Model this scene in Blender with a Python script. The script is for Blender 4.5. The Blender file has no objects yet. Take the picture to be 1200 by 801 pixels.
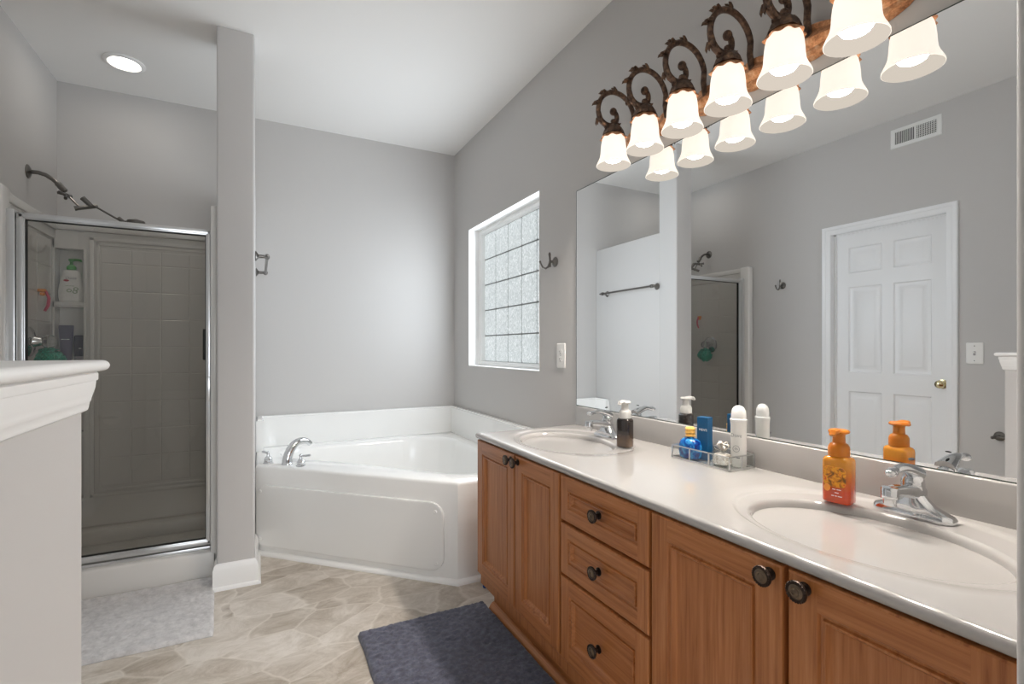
import bpy, bmesh, math, random
from mathutils import Vector, Matrix, noise
R = math.radians
PI = math.pi
random.seed(7)
scn = bpy.context.scene
COL = scn.collection

# ---------------------------------------------------------------- camera, light, exposure
H_EYE = 1.18
cam_d = bpy.data.cameras.new('camera')
cam = bpy.data.objects.new('camera', cam_d); COL.objects.link(cam)
cam.location = (0, 0, H_EYE)
cam.rotation_euler = (R(90), 0, -math.atan(297/579))
cam_d.sensor_width = 36; cam_d.lens = 579/1200*36; cam_d.shift_y = 7.5/1200
cam_d.clip_start = 0.02
scn.camera = cam

EXPOSURE = 0.42
SHADE_GLOW = 0.72
BULB_GLOW = 262.0
RECESS_GLOW = 13.0
BLOCK_GLOW = 0.66
WINDOW_W = 13.0
REAR_W = 40.0
scn.view_settings.view_transform = 'Standard'
scn.view_settings.look = 'None'
scn.view_settings.gamma = 1
scn.view_settings.use_curve_mapping = False
scn.view_settings.exposure = EXPOSURE
try:
    scn.cycles.use_denoising = True
    scn.cycles.sample_clamp_indirect = 4
    scn.cycles.max_bounces = 14
    scn.cycles.diffuse_bounces = 7
    scn.cycles.glossy_bounces = 8
    scn.cycles.transparent_max_bounces = 16
except Exception:
    pass
world = bpy.data.worlds.new('world'); scn.world = world
world.use_nodes = True
world.node_tree.nodes['Background'].inputs[0].default_value = (0.75, 0.87, 1.0, 1)
world.node_tree.nodes['Background'].inputs[1].default_value = 1.0

def area_light(name, loc, rot, sx, sy, watts, color):
    d = bpy.data.lights.new(name, 'AREA'); d.shape = 'RECTANGLE'; d.size = sx; d.size_y = sy
    d.energy = watts; d.color = color
    o = bpy.data.objects.new(name, d); o.location = loc; o.rotation_euler = rot; COL.objects.link(o)
    return o
# added soft fill light behind the camera, set before an unseen, added window
area_light('rear_fill_light', (0.55, -2.92, 1.55), (R(90), 0, 0), 2.2, 1.7, REAR_W, (0.93, 0.96, 1.0))
# daylight entering by the glass block window
area_light('daylight_block_window', (1.488, 2.975, 1.565), (R(90), 0, R(90)), 0.98, 0.96, WINDOW_W, (0.86, 0.93, 1.0))

# ---------------------------------------------------------------- materials
def lin(c):
    if isinstance(c, str):
        c = [int(c[i:i+2], 16)/255 for i in (0, 2, 4)]
        c = [x/12.92 if x <= .04045 else ((x+.055)/1.055)**2.4 for x in c]
    return (c[0], c[1], c[2], 1)
M = {}
def mat(name, color, rough=.5, metal=0., coat=0., spec=.5, trans=0., ior=1.45, emit=None, alpha=1., bump=None, sheen=0., sss=0.):
    m = bpy.data.materials.new(name); m.use_nodes = True
    b = m.node_tree.nodes['Principled BSDF']
    b.inputs['Base Color'].default_value = lin(color)
    b.inputs['Roughness'].default_value = rough
    b.inputs['Metallic'].default_value = metal
    b.inputs['Coat Weight'].default_value = coat
    b.inputs['Coat Roughness'].default_value = .06
    b.inputs['Specular IOR Level'].default_value = spec
    b.inputs['Transmission Weight'].default_value = trans
    b.inputs['IOR'].default_value = ior
    b.inputs['Alpha'].default_value = alpha
    b.inputs['Sheen Weight'].default_value = sheen
    if sss:
        b.inputs['Subsurface Weight'].default_value = sss; b.inputs['Subsurface Scale'].default_value = .01
    if emit:
        b.inputs['Emission Color'].default_value = lin(emit[0]); b.inputs['Emission Strength'].default_value = emit[1]
    if bump:
        nt = m.node_tree; tc = nt.nodes.new('ShaderNodeTexCoord')
        n = nt.nodes.new('ShaderNodeTexNoise'); n.inputs['Scale'].default_value = bump[0]; n.inputs['Detail'].default_value = 4
        bp = nt.nodes.new('ShaderNodeBump'); bp.inputs['Strength'].default_value = bump[1]; bp.inputs['Distance'].default_value = bump[2]
        nt.links.new(tc.outputs['Object'], n.inputs['Vector']); nt.links.new(n.outputs['Fac'], bp.inputs['Height'])
        nt.links.new(bp.outputs['Normal'], b.inputs['Normal'])
    M[name] = m
    return m
def N(m, t, **kw):
    n = m.node_tree.nodes.new(t)
    for k, v in kw.items():
        if k in n.inputs: n.inputs[k].default_value = v
        else: setattr(n, k, v)
    return n
def L(m, a, b): m.node_tree.links.new(a, b)
def ramp(m, stops):
    r = m.node_tree.nodes.new('ShaderNodeValToRGB')
    el = r.color_ramp.elements
    el[0].position = stops[0][0]; el[0].color = lin(stops[0][1])
    el[1].position = stops[-1][0]; el[1].color = lin(stops[-1][1])
    for p, c in stops[1:-1]:
        e = el.new(p); e.color = lin(c)
    return r

mat('wall_paint', 'C6C4C2', .62, bump=(260, .12, .0006))
mat('ceiling_paint', 'F0EFED', .8, bump=(200, .1, .0006))
mat('white_trim', 'F1F1F0', .35)
mat('door_white', 'F0F1F2', .32)
mat('tub_acrylic', 'F1F1EF', .14, coat=.4)
mat('shower_acrylic', 'DEDCD8', .22, coat=.2)
mat('marble_top', 'B0ADAA', .1, coat=.5, bump=(3, .02, .001))
mat('chrome', 'D9DBDD', .07, 1)
mat('chrome_frame', 'DDDEDE', .28, 1)
mat('black_gasket', '1A1A1A', .5)
mat('nickel_dark', '7B7874', .28, 1)
mat('brass', 'DDD0A8', .18, 1)
mat('mirror_silver', 'F8F9F9', .0, 1)
mat('mirror_edge', '55605B', .2, .5)
mat('switch_plastic', 'EEEDEA', .35)
mat('dark_gap', '2A2A2A', .8)
mat('bronze_knob', '3A302A', .32, .85, bump=(300, .3, .0006))
mat('bronze_knob_face', '6E5F50', .28, .9)
mat('vent_white', 'E9E9E7', .45)
mat('toilet_china', 'F2F2EF', .1, coat=.5)
mat('toilet_paper', 'F1EFEA', .95)
mat('green_plastic', '3E9B35', .35)
mat('white_plastic', 'E9E8E4', .3)
mat('clear_white_plastic', 'E4E2DE', .3, trans=.25)
mat('purple_plastic', '4E4668', .3)
mat('dark_purple_plastic', '2E2A44', .3)
mat('pale_cap', 'A6A2A6', .4)
mat('pink_plastic', 'E0647E', .3)
mat('orange_plastic', 'F09A3C', .3)
mat('amber_pump', 'BF7018', .3, sss=.1)
mat('navy_box', '0A5482', .35)
mat('navy_box_side', '0B3554', .35)
mat('print_white', 'F4F4F2', .5)
mat('print_gold', 'E8B45A', .45)
mat('print_grey', '8B8D90', .5)
mat('print_red', 'B8343C', .5)
mat('print_green', '7B9A6A', .5)
mat('blue_cap', '1D4E9A', .4)
mat('acrylic_knob', 'E8ECEC', .05, trans=.9)

# oak, with the grain along one axis
def oak(name, axis, tint=1.0):
    m = mat(name, 'A9673C', .38, coat=.15)
    b = m.node_tree.nodes['Principled BSDF']
    tc = N(m, 'ShaderNodeTexCoord')
    mp = N(m, 'ShaderNodeMapping'); s = [95, 95, 95]; s[axis] = 3.2; mp.inputs['Scale'].default_value = s
    L(m, tc.outputs['Object'], mp.inputs['Vector'])
    n1 = N(m, 'ShaderNodeTexNoise', Scale=1.0, Detail=6.0, Roughness=.65, Distortion=.4); L(m, mp.outputs[0], n1.inputs['Vector'])
    mp2 = N(m, 'ShaderNodeMapping'); s = [7, 7, 7]; s[axis] = .55; mp2.inputs['Scale'].default_value = s
    L(m, tc.outputs['Object'], mp2.inputs['Vector'])
    n2 = N(m, 'ShaderNodeTexNoise', Scale=1.0, Detail=2.0, Distortion=.6); L(m, mp2.outputs[0], n2.inputs['Vector'])
    mu = N(m, 'ShaderNodeMath', operation='MULTIPLY'); mu.inputs[1].default_value = 9.0; L(m, n2.outputs['Fac'], mu.inputs[0])
    fr = N(m, 'ShaderNodeMath', operation='PINGPONG'); fr.inputs[1].default_value = .5; L(m, mu.outputs[0], fr.inputs[0])
    mix = N(m, 'ShaderNodeMath', operation='MULTIPLY_ADD'); mix.inputs[1].default_value = .17
    L(m, fr.outputs[0], mix.inputs[0]); L(m, n1.outputs['Fac'], mix.inputs[2])
    r = ramp(m, [(.30, '84481F'), (.44, 'A26334'), (.60, 'B27241'), (.80, 'C08353')])
    L(m, mix.outputs[0], r.inputs[0]); L(m, r.outputs[0], b.inputs['Base Color'])
    bp = N(m, 'ShaderNodeBump'); bp.inputs['Strength'].default_value = .3; bp.inputs['Distance'].default_value = .001
    L(m, n1.outputs['Fac'], bp.inputs['Height']); L(m, bp.outputs[0], b.inputs['Normal'])
    return m
oak('oak_upright', 2)
oak('oak_lengthwise', 1)

# sheet vinyl floor printed as irregular stone
def floor_mat():
    m = mat('stone_vinyl', 'BDB3A6', .34)
    b = m.node_tree.nodes['Principled BSDF']
    tc = N(m, 'ShaderNodeTexCoord')
    mp = N(m, 'ShaderNodeMapping'); mp.inputs['Rotation'].default_value = (0, 0, R(28)); mp.inputs['Scale'].default_value = (4.4, 6.6, 1)
    L(m, tc.outputs['Object'], mp.inputs['Vector'])
    nz = N(m, 'ShaderNodeTexNoise', Scale=1.3, Detail=2.0); L(m, mp.outputs[0], nz.inputs['Vector'])
    mx = N(m, 'ShaderNodeMix', data_type='VECTOR'); mx.inputs[0].default_value = .2
    L(m, mp.outputs[0], mx.inputs[4]); L(m, nz.outputs['Color'], mx.inputs[5])
    v1 = N(m, 'ShaderNodeTexVoronoi', feature='DISTANCE_TO_EDGE', Scale=1.0); L(m, mx.outputs[1], v1.inputs['Vector'])
    v2 = N(m, 'ShaderNodeTexVoronoi', feature='F1', Scale=1.0); L(m, mx.outputs[1], v2.inputs['Vector'])
    n1 = N(m, 'ShaderNodeTexNoise', Scale=4.2, Detail=10.0, Roughness=.78, Distortion=.6)
    mpc = N(m, 'ShaderNodeMapping'); mpc.inputs['Scale'].default_value = (1.3, 2.1, 1); mpc.inputs['Rotation'].default_value = (0, 0, R(-35))
    L(m, tc.outputs['Object'], mpc.inputs['Vector'])
    ad = N(m, 'ShaderNodeVectorMath', operation='ADD'); L(m, mpc.outputs[0], ad.inputs[0]); L(m, v2.outputs['Color'], ad.inputs[1])
    L(m, ad.outputs[0], n1.inputs['Vector'])
    sep = N(m, 'ShaderNodeSeparateColor'); L(m, v2.outputs['Color'], sep.inputs[0])
    ma = N(m, 'ShaderNodeMath', operation='MULTIPLY_ADD'); ma.inputs[1].default_value = .22
    L(m, sep.outputs[0], ma.inputs[0]); L(m, n1.outputs['Fac'], ma.inputs[2])
    r = ramp(m, [(.34, '8C8072'), (.48, 'A89D8F'), (.62, 'C0B7AB'), (.80, 'D8D1C8')])
    L(m, ma.outputs[0], r.inputs[0])
    gr = N(m, 'ShaderNodeMapRange'); gr.inputs[1].default_value = .006; gr.inputs[2].default_value = .026
    gr.inputs[3].default_value = .5; gr.inputs[4].default_value = 0
    L(m, v1.outputs['Distance'], gr.inputs[0])
    mc = N(m, 'ShaderNodeMix', data_type='RGBA'); mc.inputs[7].default_value = lin('DAD3C9')
    L(m, gr.outputs[0], mc.inputs[0]); L(m, r.outputs[0], mc.inputs[6]); L(m, mc.outputs[2], b.inputs['Base Color'])
    bp = N(m, 'ShaderNodeBump'); bp.inputs['Strength'].default_value = .25; bp.inputs['Distance'].default_value = .0015
    L(m, ma.outputs[0], bp.inputs['Height']); L(m, bp.outputs[0], b.inputs['Normal'])
floor_mat()

def rug_mat(name, c1, c2, c3, sc):
    m = mat(name, c2, .95, sheen=.3)
    b = m.node_tree.nodes['Principled BSDF']
    tc = N(m, 'ShaderNodeTexCoord')
    n1 = N(m, 'ShaderNodeTexNoise', Scale=sc, Detail=5.0, Roughness=.75); L(m, tc.outputs['Object'], n1.inputs['Vector'])
    r = ramp(m, [(.34, c1), (.5, c2), (.68, c3)]); L(m, n1.outputs['Fac'], r.inputs[0]); L(m, r.outputs[0], b.inputs['Base Color'])
rug_mat('navy_pile', '3A3B46', '4C4D5C', '656777', 40)
rug_mat('grey_pile', 'B4B2B2', 'C6C4C4', 'D6D4D3', 30)

def glass_thin(name, tint, gloss):
    m = bpy.data.materials.new(name); m.use_nodes = True; nt = m.node_tree; nt.nodes.clear()
    out = N(m, 'ShaderNodeOutputMaterial'); tr = N(m, 'ShaderNodeBsdfTransparent'); tr.inputs[0].default_value = lin(tint)
    gl = N(m, 'ShaderNodeBsdfGlossy'); gl.inputs['Roughness'].default_value = .01; gl.inputs['Color'].default_value = (.95, .97, .96, 1)
    lw = N(m, 'ShaderNodeLayerWeight'); lw.inputs['Blend'].default_value = .5
    pw = N(m, 'ShaderNodeMath', operation='POWER'); pw.inputs[1].default_value = 5.; L(m, lw.outputs['Facing'], pw.inputs[0])
    fr = N(m, 'ShaderNodeMath', operation='MULTIPLY_ADD'); fr.inputs[1].default_value = .9; fr.inputs[2].default_value = gloss; L(m, pw.outputs[0], fr.inputs[0])
    mx = N(m, 'ShaderNodeMixShader'); L(m, fr.outputs[0], mx.inputs[0]); L(m, tr.outputs[0], mx.inputs[1]); L(m, gl.outputs[0], mx.inputs[2])
    L(m, mx.outputs[0], out.inputs[0]); M[name] = m
glass_thin('shower_glass', 'EDECEA', .045)
glass_thin('clear_glass', 'FAFBFB', .03)

# wavy glass blocks lit by the daylight behind them
def block_mat():
    m = mat('wavy_glass_block', 'C9CFCF', .12)
    b = m.node_tree.nodes['Principled BSDF']
    tc = N(m, 'ShaderNodeTexCoord')
    mp = N(m, 'ShaderNodeMapping'); mp.inputs['Scale'].default_value = (1, 1.5, 1)
    L(m, tc.outputs['Object'], mp.inputs['Vector'])
    n1 = N(m, 'ShaderNodeTexNoise', Scale=26.0, Detail=3.0, Distortion=3.0, Roughness=.6); L(m, mp.outputs[0], n1.inputs['Vector'])
    bp = N(m, 'ShaderNodeBump'); bp.inputs['Strength'].default_value = .8; bp.inputs['Distance'].default_value = .008
    L(m, n1.outputs['Fac'], bp.inputs['Height']); L(m, bp.outputs[0], b.inputs['Normal'])
    r = ramp(m, [(.34, 'A8B0B1'), (.52, 'CBD1D2'), (.68, 'F2F5F6')]); L(m, n1.outputs['Fac'], r.inputs[0])
    L(m, r.outputs[0], b.inputs['Emission Color']); b.inputs['Emission Strength'].default_value = BLOCK_GLOW
    b.inputs['Base Color'].default_value = lin('70787A')
block_mat()
mat('block_mortar', '7E8180', .7)

# vanity lamp glass: it gives off the light
def glow(name, color, strength, base='202020', rough=.3):
    m = mat(name, base, rough, emit=(color, strength)); return m
glow('frosted_shade', 'FFF4E6', SHADE_GLOW, 'B8B4AE', .5)
glow('shade_lining', 'FFF2E2', SHADE_GLOW*.74, '000000', 1.)
M['shade_lining'].node_tree.nodes['Principled BSDF'].inputs['Specular IOR Level'].default_value = 0
glow('lit_bulb', 'FFF6EC', BULB_GLOW)
glow('recessed_lens', 'FFF6EA', RECESS_GLOW)

def bronze():
    m = mat('aged_bronze', '5A4A3E', .42, .75)
    b = m.node_tree.nodes['Principled BSDF']; tc = N(m, 'ShaderNodeTexCoord')
    n = N(m, 'ShaderNodeTexNoise', Scale=70.0, Detail=5.0); L(m, tc.outputs['Object'], n.inputs['Vector'])
    r = ramp(m, [(.35, '4A3C34'), (.55, '6E584A'), (.75, '9C7A60')]); L(m, n.outputs['Fac'], r.inputs[0]); L(m, r.outputs[0], b.inputs['Base Color'])
    m = mat('copper_gilt', 'C98A5C', .4, .55)
    b = m.node_tree.nodes['Principled BSDF']; tc = N(m, 'ShaderNodeTexCoord')
    n = N(m, 'ShaderNodeTexNoise', Scale=55.0, Detail=5.0, Roughness=.7); L(m, tc.outputs['Object'], n.inputs['Vector'])
    r = ramp(m, [(.32, 'A06A48'), (.5, 'D99A6C'), (.7, 'F5CDA6')]); L(m, n.outputs['Fac'], r.inputs[0]); L(m, r.outputs[0], b.inputs['Base Color'])
    bp = N(m, 'ShaderNodeBump'); bp.inputs['Strength'].default_value = .5; bp.inputs['Distance'].default_value = .003
    L(m, n.outputs['Fac'], bp.inputs['Height']); L(m, bp.outputs[0], b.inputs['Normal'])
bronze()

def noisy(name, stops, sc, rough=.3, trans=0., detail=3):
    m = mat(name, stops[1][1], rough, trans=trans)
    b = m.node_tree.nodes['Principled BSDF']; tc = N(m, 'ShaderNodeTexCoord')
    n = N(m, 'ShaderNodeTexNoise', Scale=sc, Detail=float(detail), Distortion=.8); L(m, tc.outputs['Object'], n.inputs['Vector'])
    r = ramp(m, stops); L(m, n.outputs['Fac'], r.inputs[0]); L(m, r.outputs[0], b.inputs['Base Color'])
noisy('flower_print', [(.36, '6B4A1C'), (.48, 'C8761C'), (.58, 'E8A62A'), (.72, 'D9571A')], 75)
noisy('blue_swirl', [(.34, '071E6E'), (.47, '0F5CA8'), (.6, '3FA0D8'), (.74, '1440A0')], 45, .08, 0.)
noisy('teal_mesh', [(.35, '0A6B57'), (.5, '12A184'), (.66, '3FD0B2')], 160, .7)
noisy('ribbon', [(.4, 'C9BEB2'), (.52, 'EDE7DF'), (.66, 'FBF8F4')], 90, .5)
def liquid(name, top, bot, z0, z1, rough=.1, trans=.35):
    m = mat(name, bot, rough, trans=trans, coat=.6)
    b = m.node_tree.nodes['Principled BSDF']; tc = N(m, 'ShaderNodeTexCoord'); sp = N(m, 'ShaderNodeSeparateXYZ')
    L(m, tc.outputs['Object'], sp.inputs[0]); mr = N(m, 'ShaderNodeMapRange'); mr.inputs[1].default_value = z0; mr.inputs[2].default_value = z1
    L(m, sp.outputs[2], mr.inputs[0]); r = ramp(m, [(0, bot), (1, top)]); L(m, mr.outputs[0], r.inputs[0]); L(m, r.outputs[0], b.inputs['Base Color'])
liquid('orange_soap', 'EDA02C', 'E2501A', .03, .09)
liquid('dark_soap', '241C18', '5C4634', .02, .06, trans=.1)

# ---------------------------------------------------------------- mesh helpers
class MB:
    def __init__(s): s.v = []; s.f = []; s.m = []
    def add(s, vs, fs, mi=0):
        k = len(s.v); s.v += [tuple(v) for v in vs]
        for f in fs: s.f.append(tuple(i+k for i in f)); s.m.append(mi)
        return s
    def box(s, x0, x1, y0, y1, z0, z1, mi=0, bev=0., seg=2):
        bm = bmesh.new(); bmesh.ops.create_cube(bm, size=1)
        for v in bm.verts:
            v.co = Vector(((x0+x1)/2+v.co.x*(x1-x0), (y0+y1)/2+v.co.y*(y1-y0), (z0+z1)/2+v.co.z*(z1-z0)))
        if bev:
            bmesh.ops.bevel(bm, geom=bm.edges[:], offset=bev, segments=seg, affect='EDGES', profile=.5)
        return s.take(bm, mi)
    def take(s, bm, mi=0, mtx=None):
        bm.verts.index_update()
        vs = [(mtx @ v.co if mtx else v.co) for v in bm.verts]
        s.add([tuple(v) for v in vs], [[v.index for v in f.verts] for f in bm.faces], mi); bm.free(); return s
    def loops(s, rings, closed=True, cap0=False, cap1=False, mi=0):
        n = len(rings[0]); k = len(s.v)
        for r in rings: s.v += [tuple(p) for p in r]
        for a in range(len(rings)-1):
            for i in range(n if closed else n-1):
                j = (i+1) % n
                s.f.append((k+a*n+i, k+a*n+j, k+(a+1)*n+j, k+(a+1)*n+i)); s.m.append(mi)
        if cap0: s.f.append(tuple(k+i for i in range(n))[::-1]); s.m.append(mi)
        if cap1: s.f.append(tuple(k+(len(rings)-1)*n+i for i in range(n))); s.m.append(mi)
        return s
    def lathe(s, prof, c=(0, 0, 0), axis=(0, 0, 1), n=28, mi=0, sx=1., sy=1., cap0=True, cap1=True, flute=None):
        q = Vector((0, 0, 1)).rotation_difference(Vector(axis).normalized())
        rings = []
        for r, z in prof:
            ring = []
            for i in range(n):
                a = 2*PI*i/n; rr = r*(1+(flute[1]*math.cos(flute[0]*a) if flute else 0))
                ring.append(Vector(c)+q @ Vector((rr*math.cos(a)*sx, rr*math.sin(a)*sy, z)))
            rings.append(ring)
        return s.loops(rings, True, cap0, cap1, mi)
    def tube(s, pts, rad, n=12, mi=0, caps=True, flat=None):
        pts = [Vector(p) for p in pts]; k = len(pts)
        rad = rad if isinstance(rad, (list, tuple)) else [rad]*k
        rings = []; up = None
        for i, p in enumerate(pts):
            t = (pts[min(i+1, k-1)]-pts[max(i-1, 0)]).normalized()
            if up is None:
                up = Vector((0, 0, 1)) if abs(t.z) < .9 else Vector((0, 1, 0))
            sd = t.cross(up).normalized(); up = sd.cross(t).normalized()
            f = flat if flat else 1.
            rings.append([p+sd*math.cos(2*PI*j/n)*rad[i]*f+up*math.sin(2*PI*j/n)*rad[i] for j in range(n)])
        return s.loops(rings, True, caps, caps, mi)
    def prism(s, poly, a0, a1, axis=2, mi=0):
        def q(u, v, w): return (u, v, w) if axis == 2 else ((w, u, v) if axis == 0 else (u, w, v))
        return s.loops([[q(u, v, a0) for u, v in poly], [q(u, v, a1) for u, v in poly]], True, True, True, mi)
    def sphere(s, c, r, n=16, mi=0, sc=(1, 1, 1)):
        prof = [(max(1e-5, math.sin(PI*i/n)), -math.cos(PI*i/n)) for i in range(n+1)]
        rings = [[(c[0]+r*a*math.cos(2*PI*j/(2*n))*sc[0], c[1]+r*a*math.sin(2*PI*j/(2*n))*sc[1], c[2]+r*z*sc[2]) for j in range(2*n)] for a, z in prof]
        return s.loops(rings, True, True, True, mi)
    def xf(s, mtx):
        s.v = [tuple(mtx @ Vector(v)) for v in s.v]; return s
    def mesh(s, name, mats, off=(0, 0, 0), smooth=35):
        me = bpy.data.meshes.new(name)
        me.from_pydata([(v[0]-off[0], v[1]-off[1], v[2]-off[2]) for v in s.v], [], s.f)
        for m in mats: me.materials.append(M[m])
        me.polygons.foreach_set('material_index', s.m)
        bm = bmesh.new(); bm.from_mesh(me); bmesh.ops.recalc_face_normals(bm, faces=bm.faces[:])
        if smooth:
            for f in bm.faces: f.smooth = True
            for e in bm.edges:
                if len(e.link_faces) == 2 and e.calc_face_angle(0) > R(smooth): e.smooth = False
        bm.to_mesh(me); bm.free(); me.update()
        return me

def world_off(o):
    v = Vector((0, 0, 0))
    while o is not None: v += o.location; o = o.parent
    return v
def build(name, mb, mats, parent=None, world=True, smooth=35, label=None):
    """one mesh object; world=True: the coordinates in mb are world ones"""
    if isinstance(mats, str): mats = [mats]
    off = world_off(parent) if (parent and world) else Vector((0, 0, 0))
    o = bpy.data.objects.new(name, mb.mesh(name, mats, off, smooth)); COL.objects.link(o); o.parent = parent
    if label: o['label'] = label
    return o
def tag(o, label, cat, group=None, kind=None):
    o['label'] = label; o['category'] = cat
    if group: o['group'] = group
    if kind: o['kind'] = kind
    return o
def thing(name, loc, label, cat, group=None, rz=0.):
    o = bpy.data.objects.new(name, None); o.empty_display_size = .05; COL.objects.link(o)
    o.location = loc; o.rotation_euler = (0, 0, rz)
    return tag(o, label, cat, group)
def struct(name, mb, mats, smooth=35, parent=None):
    o = build(name, mb, mats, parent, smooth=smooth)
    if parent is None: o['kind'] = 'structure'
    return o
def copy_tree(o, parent=None):
    c = o.copy(); COL.objects.link(c); c.parent = parent
    for ch in [k for k in COL.objects if k.parent == o]: copy_tree(ch, c)
    return c
def text(name, body, size, mtx, material, parent, depth=.0002, align='CENTER'):
    d = bpy.data.curves.new(name, 'FONT'); d.body = body; d.size = size; d.extrude = depth; d.align_x = align; d.align_y = 'CENTER'
    d.resolution_u = 3
    d.materials.append(M[material])
    tmp = bpy.data.objects.new('tmp', d); COL.objects.link(tmp); bpy.context.view_layer.update()
    me = bpy.data.meshes.new_from_object(tmp.evaluated_get(bpy.context.evaluated_depsgraph_get())); bpy.data.objects.remove(tmp); bpy.data.curves.remove(d)
    me.transform(mtx); me.name = name
    o = bpy.data.objects.new(name, me); COL.objects.link(o); o.parent = parent
    return o
def marks(name, widths, size, mtx, material, parent):
    """a line of print too small to read: short strokes of uneven length"""
    mb = MB(); tot = sum(widths)+.35*(len(widths)-1); x = -tot/2
    for w_ in widths:
        mb.box(x*size, (x+w_)*size, -size*.16, size*.16, -.0001, .0002); x += w_+.35
    return build(name, mb.xf(mtx), material, parent, world=False, smooth=0)
def rrect(w, h, r, n=5, cx=0., cy=0.):
    pts = []
    for sx, sy, a0 in ((1, 1, 0), (-1, 1, 90), (-1, -1, 180), (1, -1, 270)):
        for i in range(n+1):
            a = R(a0+90*i/n); pts.append((cx+sx*(w/2-r)+r*math.cos(a), cy+sy*(h/2-r)+r*math.sin(a)))
    return pts
def panel_face(mb, us, vs, holes, prof, fn, rail_mi=None, mi=0, edge_depth=None, panel_mi=0):
    """front skin with sunk panels. holes: (u0,u1,v0,v1); fn(u,v,d)->xyz, d = depth outwards"""
    U = sorted(set([us[0], us[1]]+[h[0] for h in holes]+[h[1] for h in holes]))
    V = sorted(set([vs[0], vs[1]]+[h[2] for h in holes]+[h[3] for h in holes]))
    def inside(u, v): return any(h[0] < u < h[1] and h[2] < v < h[3] for h in holes)
    for i in range(len(U)-1):
        for j in range(len(V)-1):
            uc, vc = (U[i]+U[i+1])/2, (V[j]+V[j+1])/2
            if inside(uc, vc): continue
            k = mi
            if rail_mi is not None and any(h[0] < uc < h[1] for h in holes): k = rail_mi
            mb.add([fn(U[i], V[j], 0), fn(U[i+1], V[j], 0), fn(U[i+1], V[j+1], 0), fn(U[i], V[j+1], 0)], [(0, 1, 2, 3)], k)
    for h in holes:
        rings = []
        for ins, dp in prof:
            rings.append([fn(h[0]+ins, h[2]+ins, dp), fn(h[1]-ins, h[2]+ins, dp), fn(h[1]-ins, h[3]-ins, dp), fn(h[0]+ins, h[3]-ins, dp)])
        mb.loops(rings, True, False, True, panel_mi)

# ---------------------------------------------------------------- room shell
XR, XL, YF, ZC = 1.43, -1.06, 3.825, 2.76
YB, XB = -3.0, 2.6          # adjoining room behind the camera
struct('floor', MB().box(XL-.2, XB+.1, YB-.1, YF+.2, -.1, 0), 'stone_vinyl', 0)
struct('ceiling', MB().box(XL-.2, XB+.1, YB-.1, YF+.2, ZC, ZC+.1), 'ceiling_paint', 0)
struct('wall_far', MB().box(XL-.2, XR+.22, YF, YF+.15, 0, ZC), 'wall_paint', 0)
WY0, WY1, WZ0, WZ1 = 2.441, 3.509, 1.048, 2.085
w = MB()
w.box(XR, XR+.17, .13, WY0, 0, ZC); w.box(XR, XR+.17, WY1, YF, 0, ZC)
w.box(XR, XR+.17, WY0, WY1, 0, WZ0); w.box(XR, XR+.17, WY0, WY1, WZ1, ZC)
struct('wall_right', w, 'wall_paint', 0)
# left wall with the doorway
DY0, DY1, DZ = 1.535, 2.262, 2.052
w = MB()
w.box(XL-.14, XL, -.55, DY0, 0, ZC); w.box(XL-.14, XL, DY1, YF, 0, ZC); w.box(XL-.14, XL, DY0, DY1, DZ, ZC)
struct('wall_left', w, 'wall_paint', 0)
# wall stub at the right, bullnosed corners
prof = []
for (cx, cy, a0) in ((.815, .237, 90), (.815, .145, 180)):
    for i in range(7):
        a = R(a0+90*i/6); prof.append((cx+.015*math.cos(a), cy+.015*math.sin(a)))
struct('wall_stub', MB().prism([(XR+.17, .252)]+prof+[(XR+.17, .13)], 0, ZC), 'wall_paint')
struct('wall_east', MB().box(XB, XB+.1, YB, .13, 0, ZC).box(XR+.17, XB+.1, .13, .23, 0, ZC), 'wall_paint', 0)
w = MB()
w.box(XL-.14, -.65, YB-.1, YB, 0, ZC); w.box(1.75, XB+.1, YB-.1, YB, 0, ZC)
w.box(-.65, 1.75, YB-.1, YB, 0, .65); w.box(-.65, 1.75, YB-.1, YB, 2.45, ZC)
w.box(XL-.24, XL-.14, YB, -.55, 0, ZC)
struct('wall_rear', w, 'wall_paint', 0)
w = MB()
for a, b in ((-.65, -.6), (.525, .575), (1.7, 1.75)): w.box(a, b, YB-.06, YB-.01, .65, 2.45)
w.box(-.65, 1.75, YB-.06, YB-.01, .65, .7); w.box(-.65, 1.75, YB-.06, YB-.01, 2.4, 2.45); w.box(-.65, 1.75, YB-.06, YB-.01, 1.53, 1.57)
struct('added_rear_window', w, 'white_trim', 0)  # unseen window frame, added to go with the rear fill light
struct('wall_alcove', MB().box(XL-.14, -.24, -.55, -.45, 0, ZC), 'wall_paint', 0)

# column and lower partition between shower and tub
def bull(x0, x1, y0, y1, r=.012):
    pts = []
    for sx, sy, a0 in ((1, 1, 0), (-1, 1, 90), (-1, -1, 180), (1, -1, 270)):
        cx = x1-r if sx > 0 else x0+r; cy = y1-r if sy > 0 else y0+r
        for i in range(5):
            a = R(a0+22.5*i); pts.append((cx+r*math.cos(a), cy+r*math.sin(a)))
    return pts
struct('wall_column', MB().prism(bull(-.183, -.017, 2.81, 2.998), 0, ZC), 'wall_paint')
struct('wall_partition', MB().box(-.183, -.017, 2.985, YF, 0, 2.108, bev=.006), 'wall_paint')
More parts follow.
